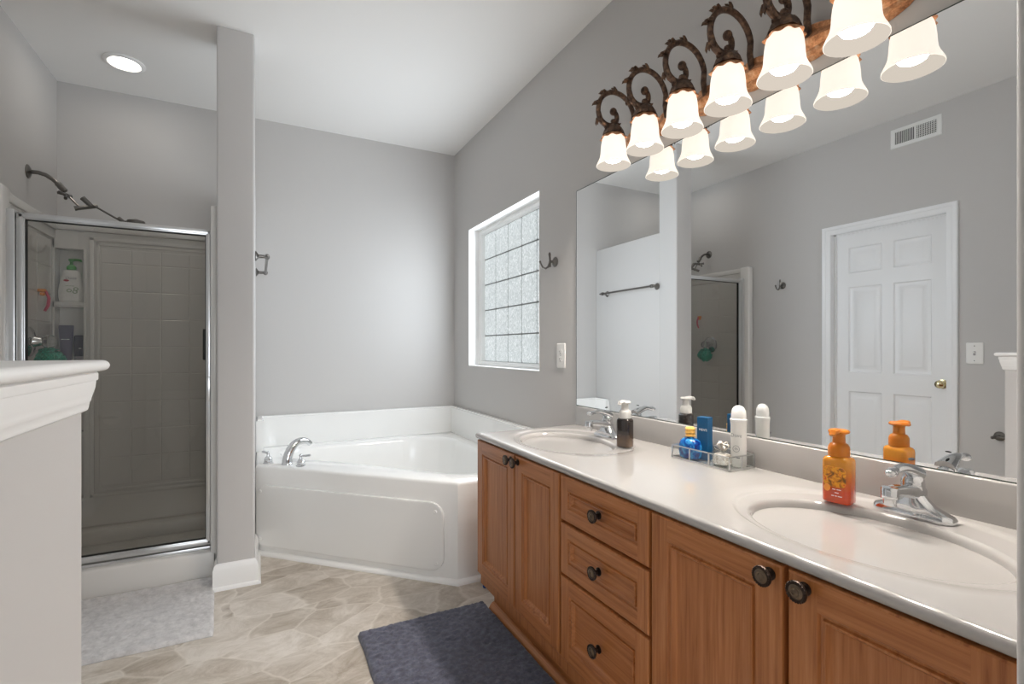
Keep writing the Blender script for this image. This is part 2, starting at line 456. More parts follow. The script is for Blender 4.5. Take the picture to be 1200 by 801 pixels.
# half wall beside the camera and its moulded cap
HX0, HX1, HY = -.375, -.247, 1.002
struct('wall_half', MB().prism(bull(HX0, HX1, -.45, HY, .006), 0, 1.12), 'wall_paint')
def cap_moulding():
    mb = MB(); rings = []
    # (overhang, z) going up, then the slab
    pr = [(0, 1.079), (.0052, 1.0825), (.0062, 1.086), (.0075, 1.095), (.0087, 1.097), (.0092, 1.101), (.0108, 1.108), (.0130, 1.117), (.0138, 1.126), (.0138, 1.1285),
          (.0155, 1.129), (.0162, 1.131), (.0162, 1.140), (.0145, 1.1425), (.0170, 1.1436)]
    pr += [(.0195+.0088*math.cos(R(a)), 1.1524+.0088*math.sin(R(a))) for a in range(-80, 91, 17)]
    for o, z in pr:
        rings.append([(HX1+o, -.45, z), (HX1+o, HY+o, z), (HX0-o, HY+o, z), (HX0-o, -.45, z)])
    mb.loops(rings, True, True, True)
    return mb
struct('trim_1', cap_moulding(), 'white_trim', 28)
# baseboards
def baseboard(name, pts, h=.125, t=.016, close=False):
    """pts: plan polyline along the wall, board on its left side"""
    mb = MB(); n = len(pts); P = [Vector((p[0], p[1])) for p in pts]
    def offs(i, d):
        if i == 0: t1 = t2 = (P[1]-P[0]).normalized()
        elif i == n-1: t1 = t2 = (P[-1]-P[-2]).normalized()
        else: t1 = (P[i]-P[i-1]).normalized(); t2 = (P[i+1]-P[i]).normalized()
        n1 = Vector((-t1.y, t1.x)); n2 = Vector((-t2.y, t2.x)); b = (n1+n2); b = b/(b.dot(n1))
        return P[i]+b*d
    pr = [(0, 0), (t+.012, 0), (t+.012, .006), (t+.008, .014), (t, .018), (t, h-.028), (t*.75, h-.02), (t*.7, h-.012), (t*.3, h-.003), (0, h)]
    mb.loops([[(offs(i, d).x, offs(i, d).y, z) for d, z in pr] for i in range(n)], False, False, False)
    mb.f.append(tuple(range(len(pr)))); mb.m.append(0)
    mb.f.append(tuple((n-1)*len(pr)+i for i in range(len(pr)))); mb.m.append(0)
    return struct(name, mb, 'white_trim', 30)
baseboard('baseboard_column', [(-.183, 2.929), (-.183, 2.81), (-.017, 2.81), (-.017, 3.17)][::-1])
baseboard('baseboard_left', [(XL, 2.885), (XL, 2.335)])
baseboard('baseboard_right', [(XR, 2.06), (XR, 2.31)])
baseboard('baseboard_half', [(HX1, HY-1.44), (HX1, HY), (HX0, HY), (HX0, -.44)][::-1])

# ---- door (seen in the mirror)
door = struct('door_1', (lambda mb: (panel_face(mb, (DY0+.008, DY1-.008), (.01, DZ-.012),
    [(y0, y1, z0, z1) for y0, y1 in ((1.640, 1.862), (1.935, 2.157)) for z0, z1 in ((.20, .86), (1.00, 1.64), (1.745, 1.935))],
    [(0, 0), (.003, -.004), (.008, -.009), (.018, -.011), (.030, -.011), (.052, -.0035), (.055, -.003)], lambda u, v, d: (XL-.052+d, u, v)),
    mb.add([(XL-.087, DY0+.008, .01), (XL-.087, DY1-.008, .01), (XL-.087, DY1-.008, DZ-.012), (XL-.087, DY0+.008, DZ-.012),
            (XL-.052, DY0+.008, .01), (XL-.052, DY1-.008, .01), (XL-.052, DY1-.008, DZ-.012), (XL-.052, DY0+.008, DZ-.012)],
           [(0, 1, 2, 3), (0, 1, 5, 4), (2, 3, 7, 6), (0, 3, 7, 4), (1, 2, 6, 5)]), mb)[-1])(MB()), 'door_white', 20)
build('door_knob', MB().lathe([(.026, 0), (.030, .002), (.030, .006), (.012, .010), (.010, .028), (.020, .034), (.027, .046), (.024, .058), (.012, .064), (.001, .065)],
      (XL-.052, 1.578, .948), (1, 0, 0)), 'brass', door, label='brass door knob')
w = MB()
cw = .060
for k, (o, d) in enumerate(((0, .017), (.014, .013), (.03, .009))):
    # stepped casing, thickest at the outer edge
    pass
def casing():
    mb = MB()
    pr = [(0, .0), (0, .008), (.012, .010), (.030, .011), (.036, .015), (.052, .018), (.058, .016), (.060, .0)]
    y0, y1, zt = DY0+.004, DY1-.004, DZ-.004
    rings = []
    for p, d in pr:
        rings.append([(XL+d, y0-p, 0), (XL+d, y0-p, zt+p), (XL+d, y1+p, zt+p), (XL+d, y1+p, 0)])
    mb.loops(rings, False)
    return mb
struct('trim_2', casing(), 'door_white', 20)
w = MB()
w.box(XL-.14, XL+.001, DY0, DY0+.006, 0, DZ); w.box(XL-.14, XL+.001, DY1-.006, DY1, 0, DZ); w.box(XL-.14, XL+.001, DY0, DY1, DZ-.006, DZ)
w.box(XL-.052, XL-.04, DY1-.018, DY1-.006, 0, DZ); w.box(XL-.052, XL-.04, DY0+.006, DY0+.012, 0, DZ); w.box(XL-.052, XL-.04, DY0, DY1, DZ-.014, DZ)
struct('trim_3', w, 'door_white', 0)

# ---- glass block window
rev = MB(); X1 = XR+.125
for (a, b, c, d) in ((WY0, WY0+.004, WZ0, WZ1), (WY1-.004, WY1, WZ0, WZ1), (WY0, WY1, WZ0, WZ0+.004), (WY0, WY1, WZ1-.004, WZ1)):
    rev.box(XR-.0015, X1+.04, a, b, c, d)
rings = []
for ins, x in ((.004, X1-.045), (.018, X1-.045), (.022, X1-.040), (.034, X1-.038), (.036, X1-.022), (.036, X1)):
    rings.append([(x, WY0+ins, WZ0+ins), (x, WY1-ins, WZ0+ins), (x, WY1-ins, WZ1-ins), (x, WY0+ins, WZ1-ins)])
rev.loops(rings, True)
win = struct('window_1', rev, 'white_trim', 20)
gb = MB(); nb = 5
y0, y1, z0, z1 = WY0+.034, WY1-.034, WZ0+.034, WZ1-.034
by, bz = (y1-y0)/nb, (z1-z0)/nb
for i in range(nb):
    for j in range(nb):
        gb.box(X1-.012, X1+.05, y0+i*by+.004, y0+(i+1)*by-.004, z0+j*bz+.0035, z0+(j+1)*bz-.0035, bev=.009, seg=3)
build('glass_block_pane', gb, 'wavy_glass_block', win, label='wavy glass blocks in a five by five grid')
build('mortar_joint', MB().box(X1-.006, X1+.04, y0-.01, y1+.01, z0-.01, z1+.01), 'block_mortar', win)

# ---------------------------------------------------------------- vanity
VY0, VY1 = .256, 2.05
XF = .892          # plane of the face frame
XD = .872          # door faces
van = thing('vanity_cabinet', (1.15, 1.15, 0), 'long honey oak double vanity with four doors and three drawers under a white top', 'vanity')
mb = MB()
y_ = VY1-.004
for a, b in ((VY0, VY0+.016), (y_-.016, y_), (1.362, 1.378), (.926, .942)): mb.box(XF+.002, XR-.001, a, b, .125, .7755)
mb.box(XF+.002, XR-.001, VY0+.016, y_-.016, .125, .141); mb.box(XR-.012, XR-.001, VY0+.016, y_-.016, .141, .7755)
mb.box(.957, XR-.001, VY0, VY1-.03, .0, .125, 0)
for a, b in ((VY0, .300), (.560, .615), (.915, .975), (1.33, 1.39), (1.655, 1.715), (2.00, y_)): mb.box(XF, XF+.019, a, b, .125, .7755)
mb.box(XF+.0005, XF+.0185, VY0, y_, .125, .21); mb.box(XF+.0005, XF+.0185, VY0, y_, .735, .7755)
for z in (.437, .609): mb.box(XF+.0005, XF+.0185, .93, 1.38, z, z+.03)
build('carcass', mb, 'oak_upright', van, smooth=0)
mb = MB().box(.950, .9575, VY0, VY1-.022, .0, .125)
mb.prism([(.9505, 0), (.928, 0), (.926, .008), (.932, .02), (.942, .03), (.9505, .034)], VY0, VY1-.016, axis=1)
build('toe_board', mb, 'oak_lengthwise', van)
DP = [(0, 0), (.003, -.005), (.008, -.006), (.010, -.001), (.014, -.001), (.019, -.010), (.021, -.0115)]
def front(kind, ya, yb, za, zb, mats, st=.055):
    mb = MB()
    fn = lambda u, v, d: (XD-d, u, v)
    e = .005
    # outer rounded edge
    rings = [[(XF-.0005, ya, za), (XF-.0005, yb, za), (XF-.0005, yb, zb), (XF-.0005, ya, zb)],
             [(XD+.006, ya, za), (XD+.006, yb, za), (XD+.006, yb, zb), (XD+.006, ya, zb)],
             [(XD+.002, ya+.0015, za+.0015), (XD+.002, yb-.0015, za+.0015), (XD+.002, yb-.0015, zb-.0015), (XD+.002, ya+.0015, zb-.0015)],
             [(XD, ya+e, za+e), (XD, yb-e, za+e), (XD, yb-e, zb-e), (XD, ya+e, zb-e)]]
    mb.loops(rings, True, True, False)
    panel_face(mb, (ya+e, yb-e), (za+e, zb-e), [(ya+st, yb-st, za+st, zb-st)], DP, fn, rail_mi=1, panel_mi=2)
    return build(kind, mb, mats, van, smooth=25)
def knob(parent, y, z):
    mb = MB()
    mb.lathe([(.012, 0), (.012, .003), (.0065, .006), (.006, .014), (.010, .018), (.0185, .021), (.0195, .024), (.0185, .027), (.0165, .0275)],
             (XD, y, z), (-1, 0, 0), 26, 0, flute=None)
    for i in range(24):
        a = 2*PI*i/24
        mb.sphere((XD-.0268, y+.0178*math.cos(a), z+.0178*math.sin(a)), .0018, 4, 0)
    mb.lathe([(.0160, .0272), (.0145, .0262), (.0125, .0285), (.009, .0300), (.0065, .0292), (.004, .0305), (.0005, .0308)], (XD, y, z), (-1, 0, 0), 26, 1, cap0=False)
    return build('knob', mb, ['bronze_knob', 'bronze_knob_face'], parent, label='dark bronze ringed knob')
UP, LN = 'oak_upright', 'oak_lengthwise'
for ya, yb, ky in ((1.684, 2.042, 1.710), (1.365, 1.678, 1.652), (.592, .940, .617), (.262, .582, .549)):
    d = front('door', ya, yb, .181, .772, [UP, LN, UP]); knob(d, ky, .749)
for za, zb in ((.627, .772), (.455, .619), (.181, .447)):
    d = front('drawer', .948, 1.357, za, zb, [UP, LN, LN], .042 if zb-za < .2 else .05); knob(d, 1.1525, (za+zb)/2)

# countertop with two integral oval basins
top = thing('countertop', (1.15, 1.15, .776), 'glossy white cultured marble vanity top with two oval integral basins and a backsplash', 'countertop')
ZT, XC0, YC0, YC1 = .800, .870, .254, 2.058
SINKS = (.587, 1.715)
BC, BA, BB = 1.128, .166, .232          # basin centre x, semi-axes in x and y
OC, OA, OB = 1.160, .225, .292          # shallow outer dish
mb = MB(); NB = 96
def rectray(cx, cy, a, x0, x1, y0, y1):
    dx, dy = math.cos(a), math.sin(a)
    t = min((x1-cx)/dx if dx > 1e-9 else ((x0-cx)/dx if dx < -1e-9 else 1e9), (y1-cy)/dy if dy > 1e-9 else ((y0-cy)/dy if dy < -1e-9 else 1e9))
    return (cx+dx*t, cy+dy*t)
YM = (YC0+YC1)/2
basins = []
xb, xf = 1.412, XC0+.012
for cy, y0, y1 in ((SINKS[0], YC0, YM), (SINKS[1], YM, YC1-.012)):
    angs = sorted(set([2*PI*i/NB for i in range(NB)]+[math.atan2(yy-cy, xx-OC) % (2*PI) for xx in (xf, xb) for yy in (y0, y1)]))
    def ell(a, s, c0=None):
        return (math.cos(a), math.sin(a))
    def dish(a, k, grow=0.):
        # outer ellipse, kept inside the slab
        x, y = OC+(OA+grow)*math.cos(a), cy+(OB+grow)*math.sin(a)
        return (x, y)
    rings = []
    # parametric angle: use ray angle for the rectangle, same index for ellipses
    def epoint(a, cx, ax, by):
        # point of the ellipse on the ray from (OC,cy) scaled centre
        t = math.atan2(math.sin(a)/by, math.cos(a)/ax); return (cx+ax*math.cos(t), cy+by*math.sin(t))
    rect = [rectray(OC, cy, a, xf, xb, y0, y1)+(ZT,) for a in angs]
    rings.append(rect)
    rings.append([tuple((.15*r[i]+.85*e) for i, e in enumerate(epoint(a, OC, OA+.012, OB+.012)))+(ZT,) for a, r in zip(angs, rect)])
    rings.append([epoint(a, OC, OA+.004, OB+.004)+(ZT,) for a in angs])
    rings.append([epoint(a, OC, OA, OB)+(ZT-.0012,) for a in angs])
    rings.append([epoint(a, OC, OA-.004, OB-.004)+(ZT-.0035,) for a in angs])
    rings.append([epoint(a, OC-.004, OA-.012, OB-.014)+(ZT-.0042,) for a in angs])
    rings.append([epoint(a, BC, BA+.012, BB+.012)+(ZT-.0050,) for a in angs])
    mb.loops(rings, True)
    b = MB(); br = [[epoint(a, BC, BA+.012, BB+.012)+(ZT-.0050,) for a in angs]]
    for k in range(1, 15):
        t = k/14
        if t < .25:
            u = t/.25; z = -.005-.016*u**2.2
            ax, by = (BA+.012)-.014*u, (BB+.012)-.014*u
        else:
            u = (t-.25)/.75; q = math.cos(u*PI/2); q = max(q, .12)
            ax, by = (BA-.002)*q**.38, (BB-.002)*q**.38; z = -.021-.135*math.sin(u*PI/2)**1.0
        br.append([epoint(a, BC+.01*t, ax, by)+(ZT+z,) for a in angs])
    b.loops(br, True, False, True)
    basins.append((b, cy))
# front and left edges
ed = [(xf, ZT), (XC0+.005, ZT-.0012), (XC0+.0012, ZT-.005), (XC0, ZT-.011), (XC0+.001, ZT-.018), (XC0+.006, ZT-.023), (XC0+.02, ZT-.024), (1.41, ZT-.024)]
mb.loops([[(x, YC0, z) for x, z in ed], [(x, YC1-(x-XC0 if x < 1 else .02), z) for x, z in ed]], False)
mb.loops([[(x, YC1-(min(x, .89)-XC0), z) for x, z in ed[:-1]], [(XR-.001, YC1-(min(x, .89)-XC0), z) for x, z in ed[:-1]]], False)
mb.add([(xb, YC0, ZT), (XR-.001, YC0, ZT), (XR-.001, YC1-.012, ZT), (xb, YC1-.012, ZT)], [(0, 1, 2, 3)])
for a, b in ((xf, .935), (1.34, XR)): mb.add([(a, YC1-.012, ZT-.024), (b, YC1-.012, ZT-.024), (b, YC0, ZT-.024), (a, YC0, ZT-.024)], [(0, 1, 2, 3)])
build('slab', mb, 'marble_top', top, smooth=40)
for b, cy in basins:
    s = build('sink_basin', b, 'marble_top', top, smooth=60)
    build('drain', MB().lathe([(.022, 0), (.022, .002), (.016, .003), (.015, .001), (.001, .001)], (BC+.01, cy, ZT-.1545)), 'chrome', s, label='chrome drain')
build('backsplash', MB().box(1.411, XR-.0008, YC0, YC1-.002, ZT-.002, .894, bev=.004, seg=3), 'marble_top', top)

# faucets
def faucet(y, label):
    t = thing('sink_faucet', (1.345, y, ZT-.0035), label, 'faucet', rz=0)
    def B(name, mb, m='chrome', p=t, **k): return build(name, mb, m, p, world=False, **k)
    mb = MB()
    def stad(w, l, n=12):
        pts = []
        for i in range(2*n):
            a = 2*PI*i/(2*n); pts.append((w*math.cos(a), (l-w)*(1 if math.sin(a) > 1e-9 else (-1 if math.sin(a) < -1e-9 else 0))+w*math.sin(a)))
        return pts
    rings = []
    for w_, l_, z in ((.028, .080, 0), (.029, .081, .004), (.028, .080, .009), (.025, .077, .013)):
        rings.append([(x, yy, z) for x, yy in stad(w_, l_)])
    # arched deck rising to the middle
    for w_, l_, z in ((.024, .066, .018), (.023, .046, .027), (.022, .032, .040), (.021, .024, .050)):
        rings.append([(x-.002, yy, z) for x, yy in stad(w_, l_)])
    mb.loops(rings, True, True, True); B('base', mb, label='chrome deck plate')
    mb = MB()
    rings = []
    for k in range(9):
        u = k/8; x = .012-.108*u; zc = .050+.016*math.sin(u*PI*.5); hw = .022-.009*u; hh = .018-.0075*u
        rings.append([(x, hw*c, zc+hh*s_) for c, s_ in rrect(2, 2, .55, 4)])
    mb.loops(rings, True, True, True); sp = B('spout', mb)
    B('aerator', MB().lathe([(.0115, 0), (.0125, .003), (.0125, .014), (.0165, .016), (.0170, .036), (.015, .040), (.001, .041)], (-.100, 0, .036), flute=(14, .02)), 'chrome', sp)
    B('body', MB().lathe([(.0215, 0), (.0205, .006), (.0225, .018), (.0225, .034), (.018, .044), (.010, .050), (.001, .052)], (.004, 0, .048), (-.25, 0, 1)))
    mb = MB()
    pts = []; rad = []
    for k in range(13):
        u = k/12; x = .010-.108*u; z = .094+.020*math.sin(min(1, u*1.5)*PI/2)-.004*max(0, u-.6)*8*.5
        pts.append((x, 0, z)); rad.append(.017-.010*min(1, u*1.25)+(.003 if u > .9 else 0))
    mb.tube(pts, rad, 12, flat=1.25); mb.sphere((pts[-1][0]-.002, 0, pts[-1][2]), .0095, 8, sc=(1, 1.2, .8))
    hd = B('handle', mb)
    B('temperature_button', MB().lathe([(.006, 0), (.006, .002), (.001, .003)], (-.008, 0, .128), (-.3, 0, 1), 14), 'black_gasket', hd)
    return t
faucet(1.712, 'chrome single-lever faucet behind the basin near the bathtub, dark soap bottle beside it')
faucet(.592, 'chrome single-lever faucet behind the basin near the orange soap bottle')

# mirror
mir = tag(build('wall_mirror', MB().box(XR-.006, XR-.0008, .262, 2.065, .8955, 1.970, bev=.0012, seg=1), 'mirror_silver', smooth=0),
          'wide frameless plate mirror above the vanity backsplash', 'mirror')
w = MB().box(XR-.0063, XR-.0006, 2.0645, 2.0668, .8955, 1.970).box(XR-.0063, XR-.0006, .262, 2.066, .8938, .8958).box(XR-.0063, XR-.0006, .262, 2.066, 1.970, 1.9716)
build('mirror_rim', w, 'mirror_edge', mir, smooth=0, label='thin dark mirror edge')

# ---------------------------------------------------------------- vanity light
vl = thing('vanity_light', (XR, 1.15, 2.07), 'six-lamp bronze and copper scroll vanity light with frosted bell shades above the mirror', 'light fixture')
mb = MB(); rings = []
ya, yb = .60, 1.70; nn = 90
for k in range(nn+1):
    u = k/nn; y = ya+(yb-ya)*u
    e = min(u, 1-u)/.03; e = min(1, e)**.5 if e > 0 else 0.02
    ph = (y-.687)/.1845; wob = .78+.22*math.cos(2*PI*ph)
    ring = []
    for j in range(13):
        a = -PI/2+PI*j/12
        ring.append((XR-.002-(.030*wob*max(e, .05))*max(0, math.cos(a))**.7*(1+.18*math.cos(6*a)), y, 2.062+.050*wob*max(e, .05)*math.sin(a)))
    rings.append(ring)
mb.loops(rings, False)
build('back_bar', mb, 'copper_gilt', vl, label='carved copper-toned back bar')
def spiral(y):
    """arm centreline from the wall bar up, over and round to the scroll above the shade"""
    pts = [(XR-.022, y, 2.060), (XR-.030, y, 2.085), (XR-.036, y, 2.115)]
    for k in range(17):                                   # big arch
        a = R(10+175*k/16); pts.append((1.307+.092*math.cos(a), y, 2.140+.088*math.sin(a)))
    for k in range(1, 15):                                # inward scroll
        a = R(188+250*k/14); r_ = .050-.030*k/14
        cx, cz = 1.215+.050+.022*k/14, 2.126+.002*k/14
        pts.append((cx+r_*math.cos(a), y, cz+r_*math.sin(a)))
    return pts
for i in range(6):
    y = .687+.1845*i
    pts = spiral(y); n = len(pts)
    rad = [.0098]*3+[.0098 for k in range(17)]+[.0115-.003*k/14 for k in range(14)]
    mb = MB().tube(pts, rad[:n], 10)
    mb.sphere(pts[-1], .0155, 8, sc=(1, .9, 1))
    arm = build('arm', mb, 'aged_bronze', vl)
    c = Vector((1.272, y, 2.135))            # acanthus leaves on the outside of the curl
    for k in range(11, 27, 3):
        lf = MB(); p = Vector(pts[k]); t = (Vector(pts[k+1])-p).normalized(); o = p-c; o.y = 0; o.normalize()
        sz = .016+.012*math.sin(PI*(k-8)/21)
        for sgn in (-.5, .1, .6):
            d = (o+Vector((0, sgn, 0))).normalized(); b0 = p+Vector((0, sgn*.006, 0))
            lf.tube([b0-t*.006+d*.004, b0+d*(.006+sz*.22)+t*.002, b0+d*(.008+sz*.5)+t*.010, b0+d*(.008+sz*.62)+t*.019], [.0075, .0070, .0042, .0006], 6)
        build('leaf', lf, 'aged_bronze', arm)
    hx = 1.292
    mb = MB().lathe([(.010, .052), (.012, .046), (.009, .040), (.012, .036), (.014, .031), (.020, .028), (.031, .019), (.038, .007), (.042, -.005), (.044, -.010), (.036, -.011)],
                    (hx, y, 2.062), n=36, flute=(9, .05))
    hd = build('lamp_holder', mb, 'aged_bronze', vl)
    mb = MB(); rings = []
    for r_, z, amp in ((.036, .002, 0), (.046, -.007, .04), (.051, -.016, .10), (.047, -.015, .09), (.037, -.006, 0)):
        rings.append([(hx+r_*(1+amp*math.cos(8*2*PI*j/48))*math.cos(2*PI*j/48), y+r_*(1+amp*math.cos(8*2*PI*j/48))*math.sin(2*PI*j/48), 2.052+z+amp*.012*math.cos(8*2*PI*j/48)) for j in range(48)])
    mb.loops(rings, True)
    build('leaf_collar', mb, 'copper_gilt', hd)
    outer = [(.0300, .128), (.0400, .121), (.0455, .108), (.0490, .090), (.0510, .070), (.0520, .052), (.0540, .038), (.0590, .024), (.0650, .012), (.0685, .004), (.0690, 0)]
    inner = [(r_-.003, z) for r_, z in outer[::-1]]
    sh = build('lamp_shade', MB().lathe([(r_, z) for r_, z in outer]+[(.0675, -.001)], (hx, y, 1.927), n=40, cap0=False, cap1=False)
               .lathe([(.0675, -.001)]+inner, (hx, y, 1.927), n=40, mi=1, cap0=False, cap1=False), ['frosted_shade', 'shade_lining'], vl, label='frosted white bell glass')
    build('bulb', MB().lathe([(.001, 0), (.016, .002), (.030, .009), (.0375, .020), (.038, .030), (.033, .044), (.021, .060), (.014, .070), (.013, .090)], (hx, y, 1.940), n=24), 'lit_bulb', sh)

# ---------------------------------------------------------------- bathtub
tub = thing('bathtub', (.7, 3.1, 0), 'white acrylic corner bathtub with an angled front and raised ledges against the walls', 'bathtub')
TX0, TX1, TY1 = -.015, XR-.002, YF-.002
ZR = .508
A0, A1, A2 = (TX0, 3.205), (.886, 2.320), (TX1, 2.320)
poly = [A1, A2, (TX1, TY1), (TX0, TY1), A0]
cx, cy = .80, 3.05
cont = [(1.28, 2.44), (1.30, 3.10), (1.285, 3.68), (.55, 3.70), (.14, 3.66), (.125, 3.42), (.22, 3.27), (.54, 2.98), (.95, 2.46)]
def raypoly(P, a):
    dx, dy = math.cos(a), math.sin(a); best = None
    for i in range(len(P)):
        (xa, ya_), (xb_, yb_) = P[i], P[(i+1) % len(P)]
        ex, ey = xb_-xa, yb_-ya_; den = dx*ey-dy*ex
        if abs(den) < 1e-9: continue
        t = ((xa-cx)*ey-(ya_-cy)*ex)/den; s_ = ((xa-cx)*dy-(ya_-cy)*dx)/den
        if t > 0 and -1e-6 <= s_ <= 1+1e-6 and (best is None or t < best): best = t
    return best
def smooth_poly(P, it=3):
    for _ in range(it):
        Q = []
        for i in range(len(P)):
            a, b = P[i], P[(i+1) % len(P)]
            Q += [(a[0]*.75+b[0]*.25, a[1]*.75+b[1]*.25), (a[0]*.25+b[0]*.75, a[1]*.25+b[1]*.75)]
        P = Q
    return P
cs = smooth_poly(cont)
angs = sorted(set([2*PI*i/140 for i in range(140)]+[math.atan2(p[1]-cy, p[0]-cx) % (2*PI) for p in poly]))
def ring(P, sc, z, add=0.):
    o = []
    for a in angs:
        t = raypoly(P, a)*sc+add; o.append((cx+math.cos(a)*t, cy+math.sin(a)*t, z))
    return o
mb = MB()
mb.loops([ring(poly, 1, 0), ring(poly, 1, ZR-.014), ring(poly, 1, ZR-.005, -.004), ring(poly, 1, ZR, -.014),
          ring(cs, 1, ZR, .022), ring(cs, 1, ZR-.003, .010), ring(cs, 1, ZR-.012, .001), ring(cs, 1, ZR-.03, -.006),
          ring(cs, .97, ZR-.10), ring(cs, .93, ZR-.20), ring(cs, .88, ZR-.30), ring(cs, .82, ZR-.36), ring(cs, .72, ZR-.39), ring(cs, .5, ZR-.40), ring(cs, .1, ZR-.402)],
         True, True, True)
build('tub_shell', mb, 'tub_acrylic', tub, smooth=42)
ZL = .716
led = MB()
def ledge(plan):   # rounded top slab
    bm = bmesh.new(); vs = [bm.verts.new((x, y, ZR-.004)) for x, y in plan]; f = bm.faces.new(vs)
    r = bmesh.ops.extrude_face_region(bm, geom=[f]); tv = [e for e in r['geom'] if isinstance(e, bmesh.types.BMVert)]
    for v in tv: v.co.z = ZL
    te = [e for e in bm.edges if all(abs(v.co.z-ZL) < 1e-6 for v in e.verts)]
    bmesh.ops.bevel(bm, geom=te, offset=.010, segments=3, affect='EDGES')
    led.take(bm)
ledge([(TX0+.0, TY1), (TX0, 3.62), (TX0+.045, 3.62), (TX0+.045, TY1-.045), (TX1-.045, TY1-.045), (TX1-.045, 2.322), (TX1, 2.322), (TX1, TY1)])
build('raised_ledge', led, 'tub_acrylic', tub, smooth=40)
# access panel on the angled front
dg = Vector((A1[0]-A0[0], A1[1]-A0[1], 0)); LEN = dg.length; dg.normalize(); nrm = Vector((dg.y, -dg.x, 0))
def AP(u, z, d): return Vector((A0[0], A0[1], 0))+dg*u+Vector((0, 0, z))+nrm*d
mb = MB(); rings = []
for ins, d in ((0, .0), (0, .009), (.0015, .0115), (.004, .0125), (.010, .0128)):
    pts = []
    u0, u1, z0_, z1_ = .012+ins, 1.190-ins, .055+ins, .402-ins
    for (sx, sz, a0, rr) in ((1, 1, 0, .075), (-1, 1, 90, .075), (-1, -1, 180, .05), (1, -1, 270, .075)):
        rr = rr-ins*.5
        for i in range(8):
            a = R(a0+90*i/7); pts.append(AP((u1-rr if sx > 0 else u0+rr)+rr*math.cos(a), (z1_-rr if sz > 0 else z0_+rr)+rr*math.sin(a), d))
    rings.append(pts)
mb.loops(rings, True, False, True)
ap = build('access_panel', mb, 'tub_acrylic', tub, smooth=30)
for u, z in ((.045, .365), (.045, .095), (1.145, .355), (1.150, .095)):
    build('screw_cap', MB().lathe([(.010, 0), (.010, .002), (.007, .004), (.003, .003), (.001, .003)], AP(u, z, .0128), nrm, 16), 'tub_acrylic', ap)
mb = MB()
pl = [A0, A1, (A2[0], A2[1])]
pr = [(0, .0), (.018, 0), (.018, .008), (.013, .017), (.004, .024), (0, .026)]
def off2(i, d):
    n1 = nrm; n2 = Vector((0, -1, 0))
    if i == 0: return Vector((A0[0], A0[1], 0))+dg*.02+n1*d
    if i == 2: return Vector((A2[0], A2[1], 0))+n2*d
    b = (n1+n2); b = b/b.dot(n1); return Vector((A1[0], A1[1], 0))+b*d
mb.loops([[(off2(i, d).x, off2(i, d).y, z) for d, z in pr] for i in range(3)], False)
build('base_moulding', mb, 'tub_acrylic', tub)

# tub filler: three pieces through the deck
tf = thing('tub_faucet', (.14, 3.22, ZR), 'chrome arched tub spout with two lever handles on the tub deck corner', 'faucet')
def deckpt(u, inn): return Vector((A0[0], A0[1], ZR))+dg*u-nrm*inn
sp0 = deckpt(.155, .075)
out = -nrm
pts = []; rad = []
for k in range(15):
    u = k/14; a = u*PI*.72
    pts.append(sp0+out*(.085*(1-math.cos(a)))*1.0+dg*(.028*(1-math.cos(a)))+Vector((0, 0, .005+.118*math.sin(a)*(1 if a < PI/2 else 1))))
    rad.append(.025-.011*u)
mb = MB().tube(pts, rad, 16, flat=1.15)
mb.lathe([(.031, 0), (.031, .004), (.027, .010), (.022, .014)], sp0)
build('spout', mb, 'chrome', tf)
for u, sg in ((.030, -1), (.262, 1)):
    c = deckpt(u, .062); mb = MB()
    mb.lathe([(.027, 0), (.027, .004), (.022, .008), (.021, .018), (.023, .022), (.019, .034), (.009, .042), (.007, .052), (.010, .056), (.010, .062), (.006, .068), (.001, .070)], c)
    d2 = (dg*sg*1.0+out*.25).normalized()
    mb.tube([c+Vector((0, 0, .058)), c+d2*.02+Vector((0, 0, .059)), c+d2*.04+Vector((0, 0, .061)), c+d2*.056+Vector((0, 0, .062))], [.004, .0055, .0075, .006], 10)
    build('handle', mb, 'chrome', tf)

# ---------------------------------------------------------------- shower
SX0, SX1, SY0 = XL+.002, -.185, 2.93
SZ = 1.905
stall = thing('shower_stall', (-.62, 3.4, 0), 'moulded off-white shower surround with tile-pattern walls and a shelf tower', 'shower stall')
LXI = -1.050        # inner face of left panel
FYI = 3.725         # inner face of far panel
RXI = -.205
mb = MB()
# pan and curb
mb.box(SX0, SX1, SY0+.06, YF-.002, .0, .055, bev=.004)
mb.box(SX0, -.1835, SY0, SY0+.105, .0, .150, bev=.012, seg=3)
mb.box(SX0, -.1835, SY0-.012, SY0+.03, 0, .02, bev=.004)
build('shower_pan', mb, 'shower_acrylic', stall)
def tiles(mb, us, vs, nu, v0, dv, fn, g=.0035, dep=.0022):
    """shallow moulded tile grid proud of the wall"""
    nv = max(1, int(round((vs[1]-v0)/dv))); du = (us[1]-us[0])/nu; zz = v0
    k = 0
    while zz < vs[1]-.02:
        z2 = min(zz+dv, vs[1])
        for i in range(nu):
            a, b = us[0]+i*du+g/2, us[0]+(i+1)*du-g/2
            c, d = zz+g/2, z2-g/2; e = .003
            mb.loops([[fn(a, c, 0), fn(b, c, 0), fn(b, d, 0), fn(a, d, 0)],
                      [fn(a+e, c+e, dep), fn(b-e, c+e, dep), fn(b-e, d-e, dep), fn(a+e, d-e, dep)]], True, False, True)
        zz = z2; k += 1
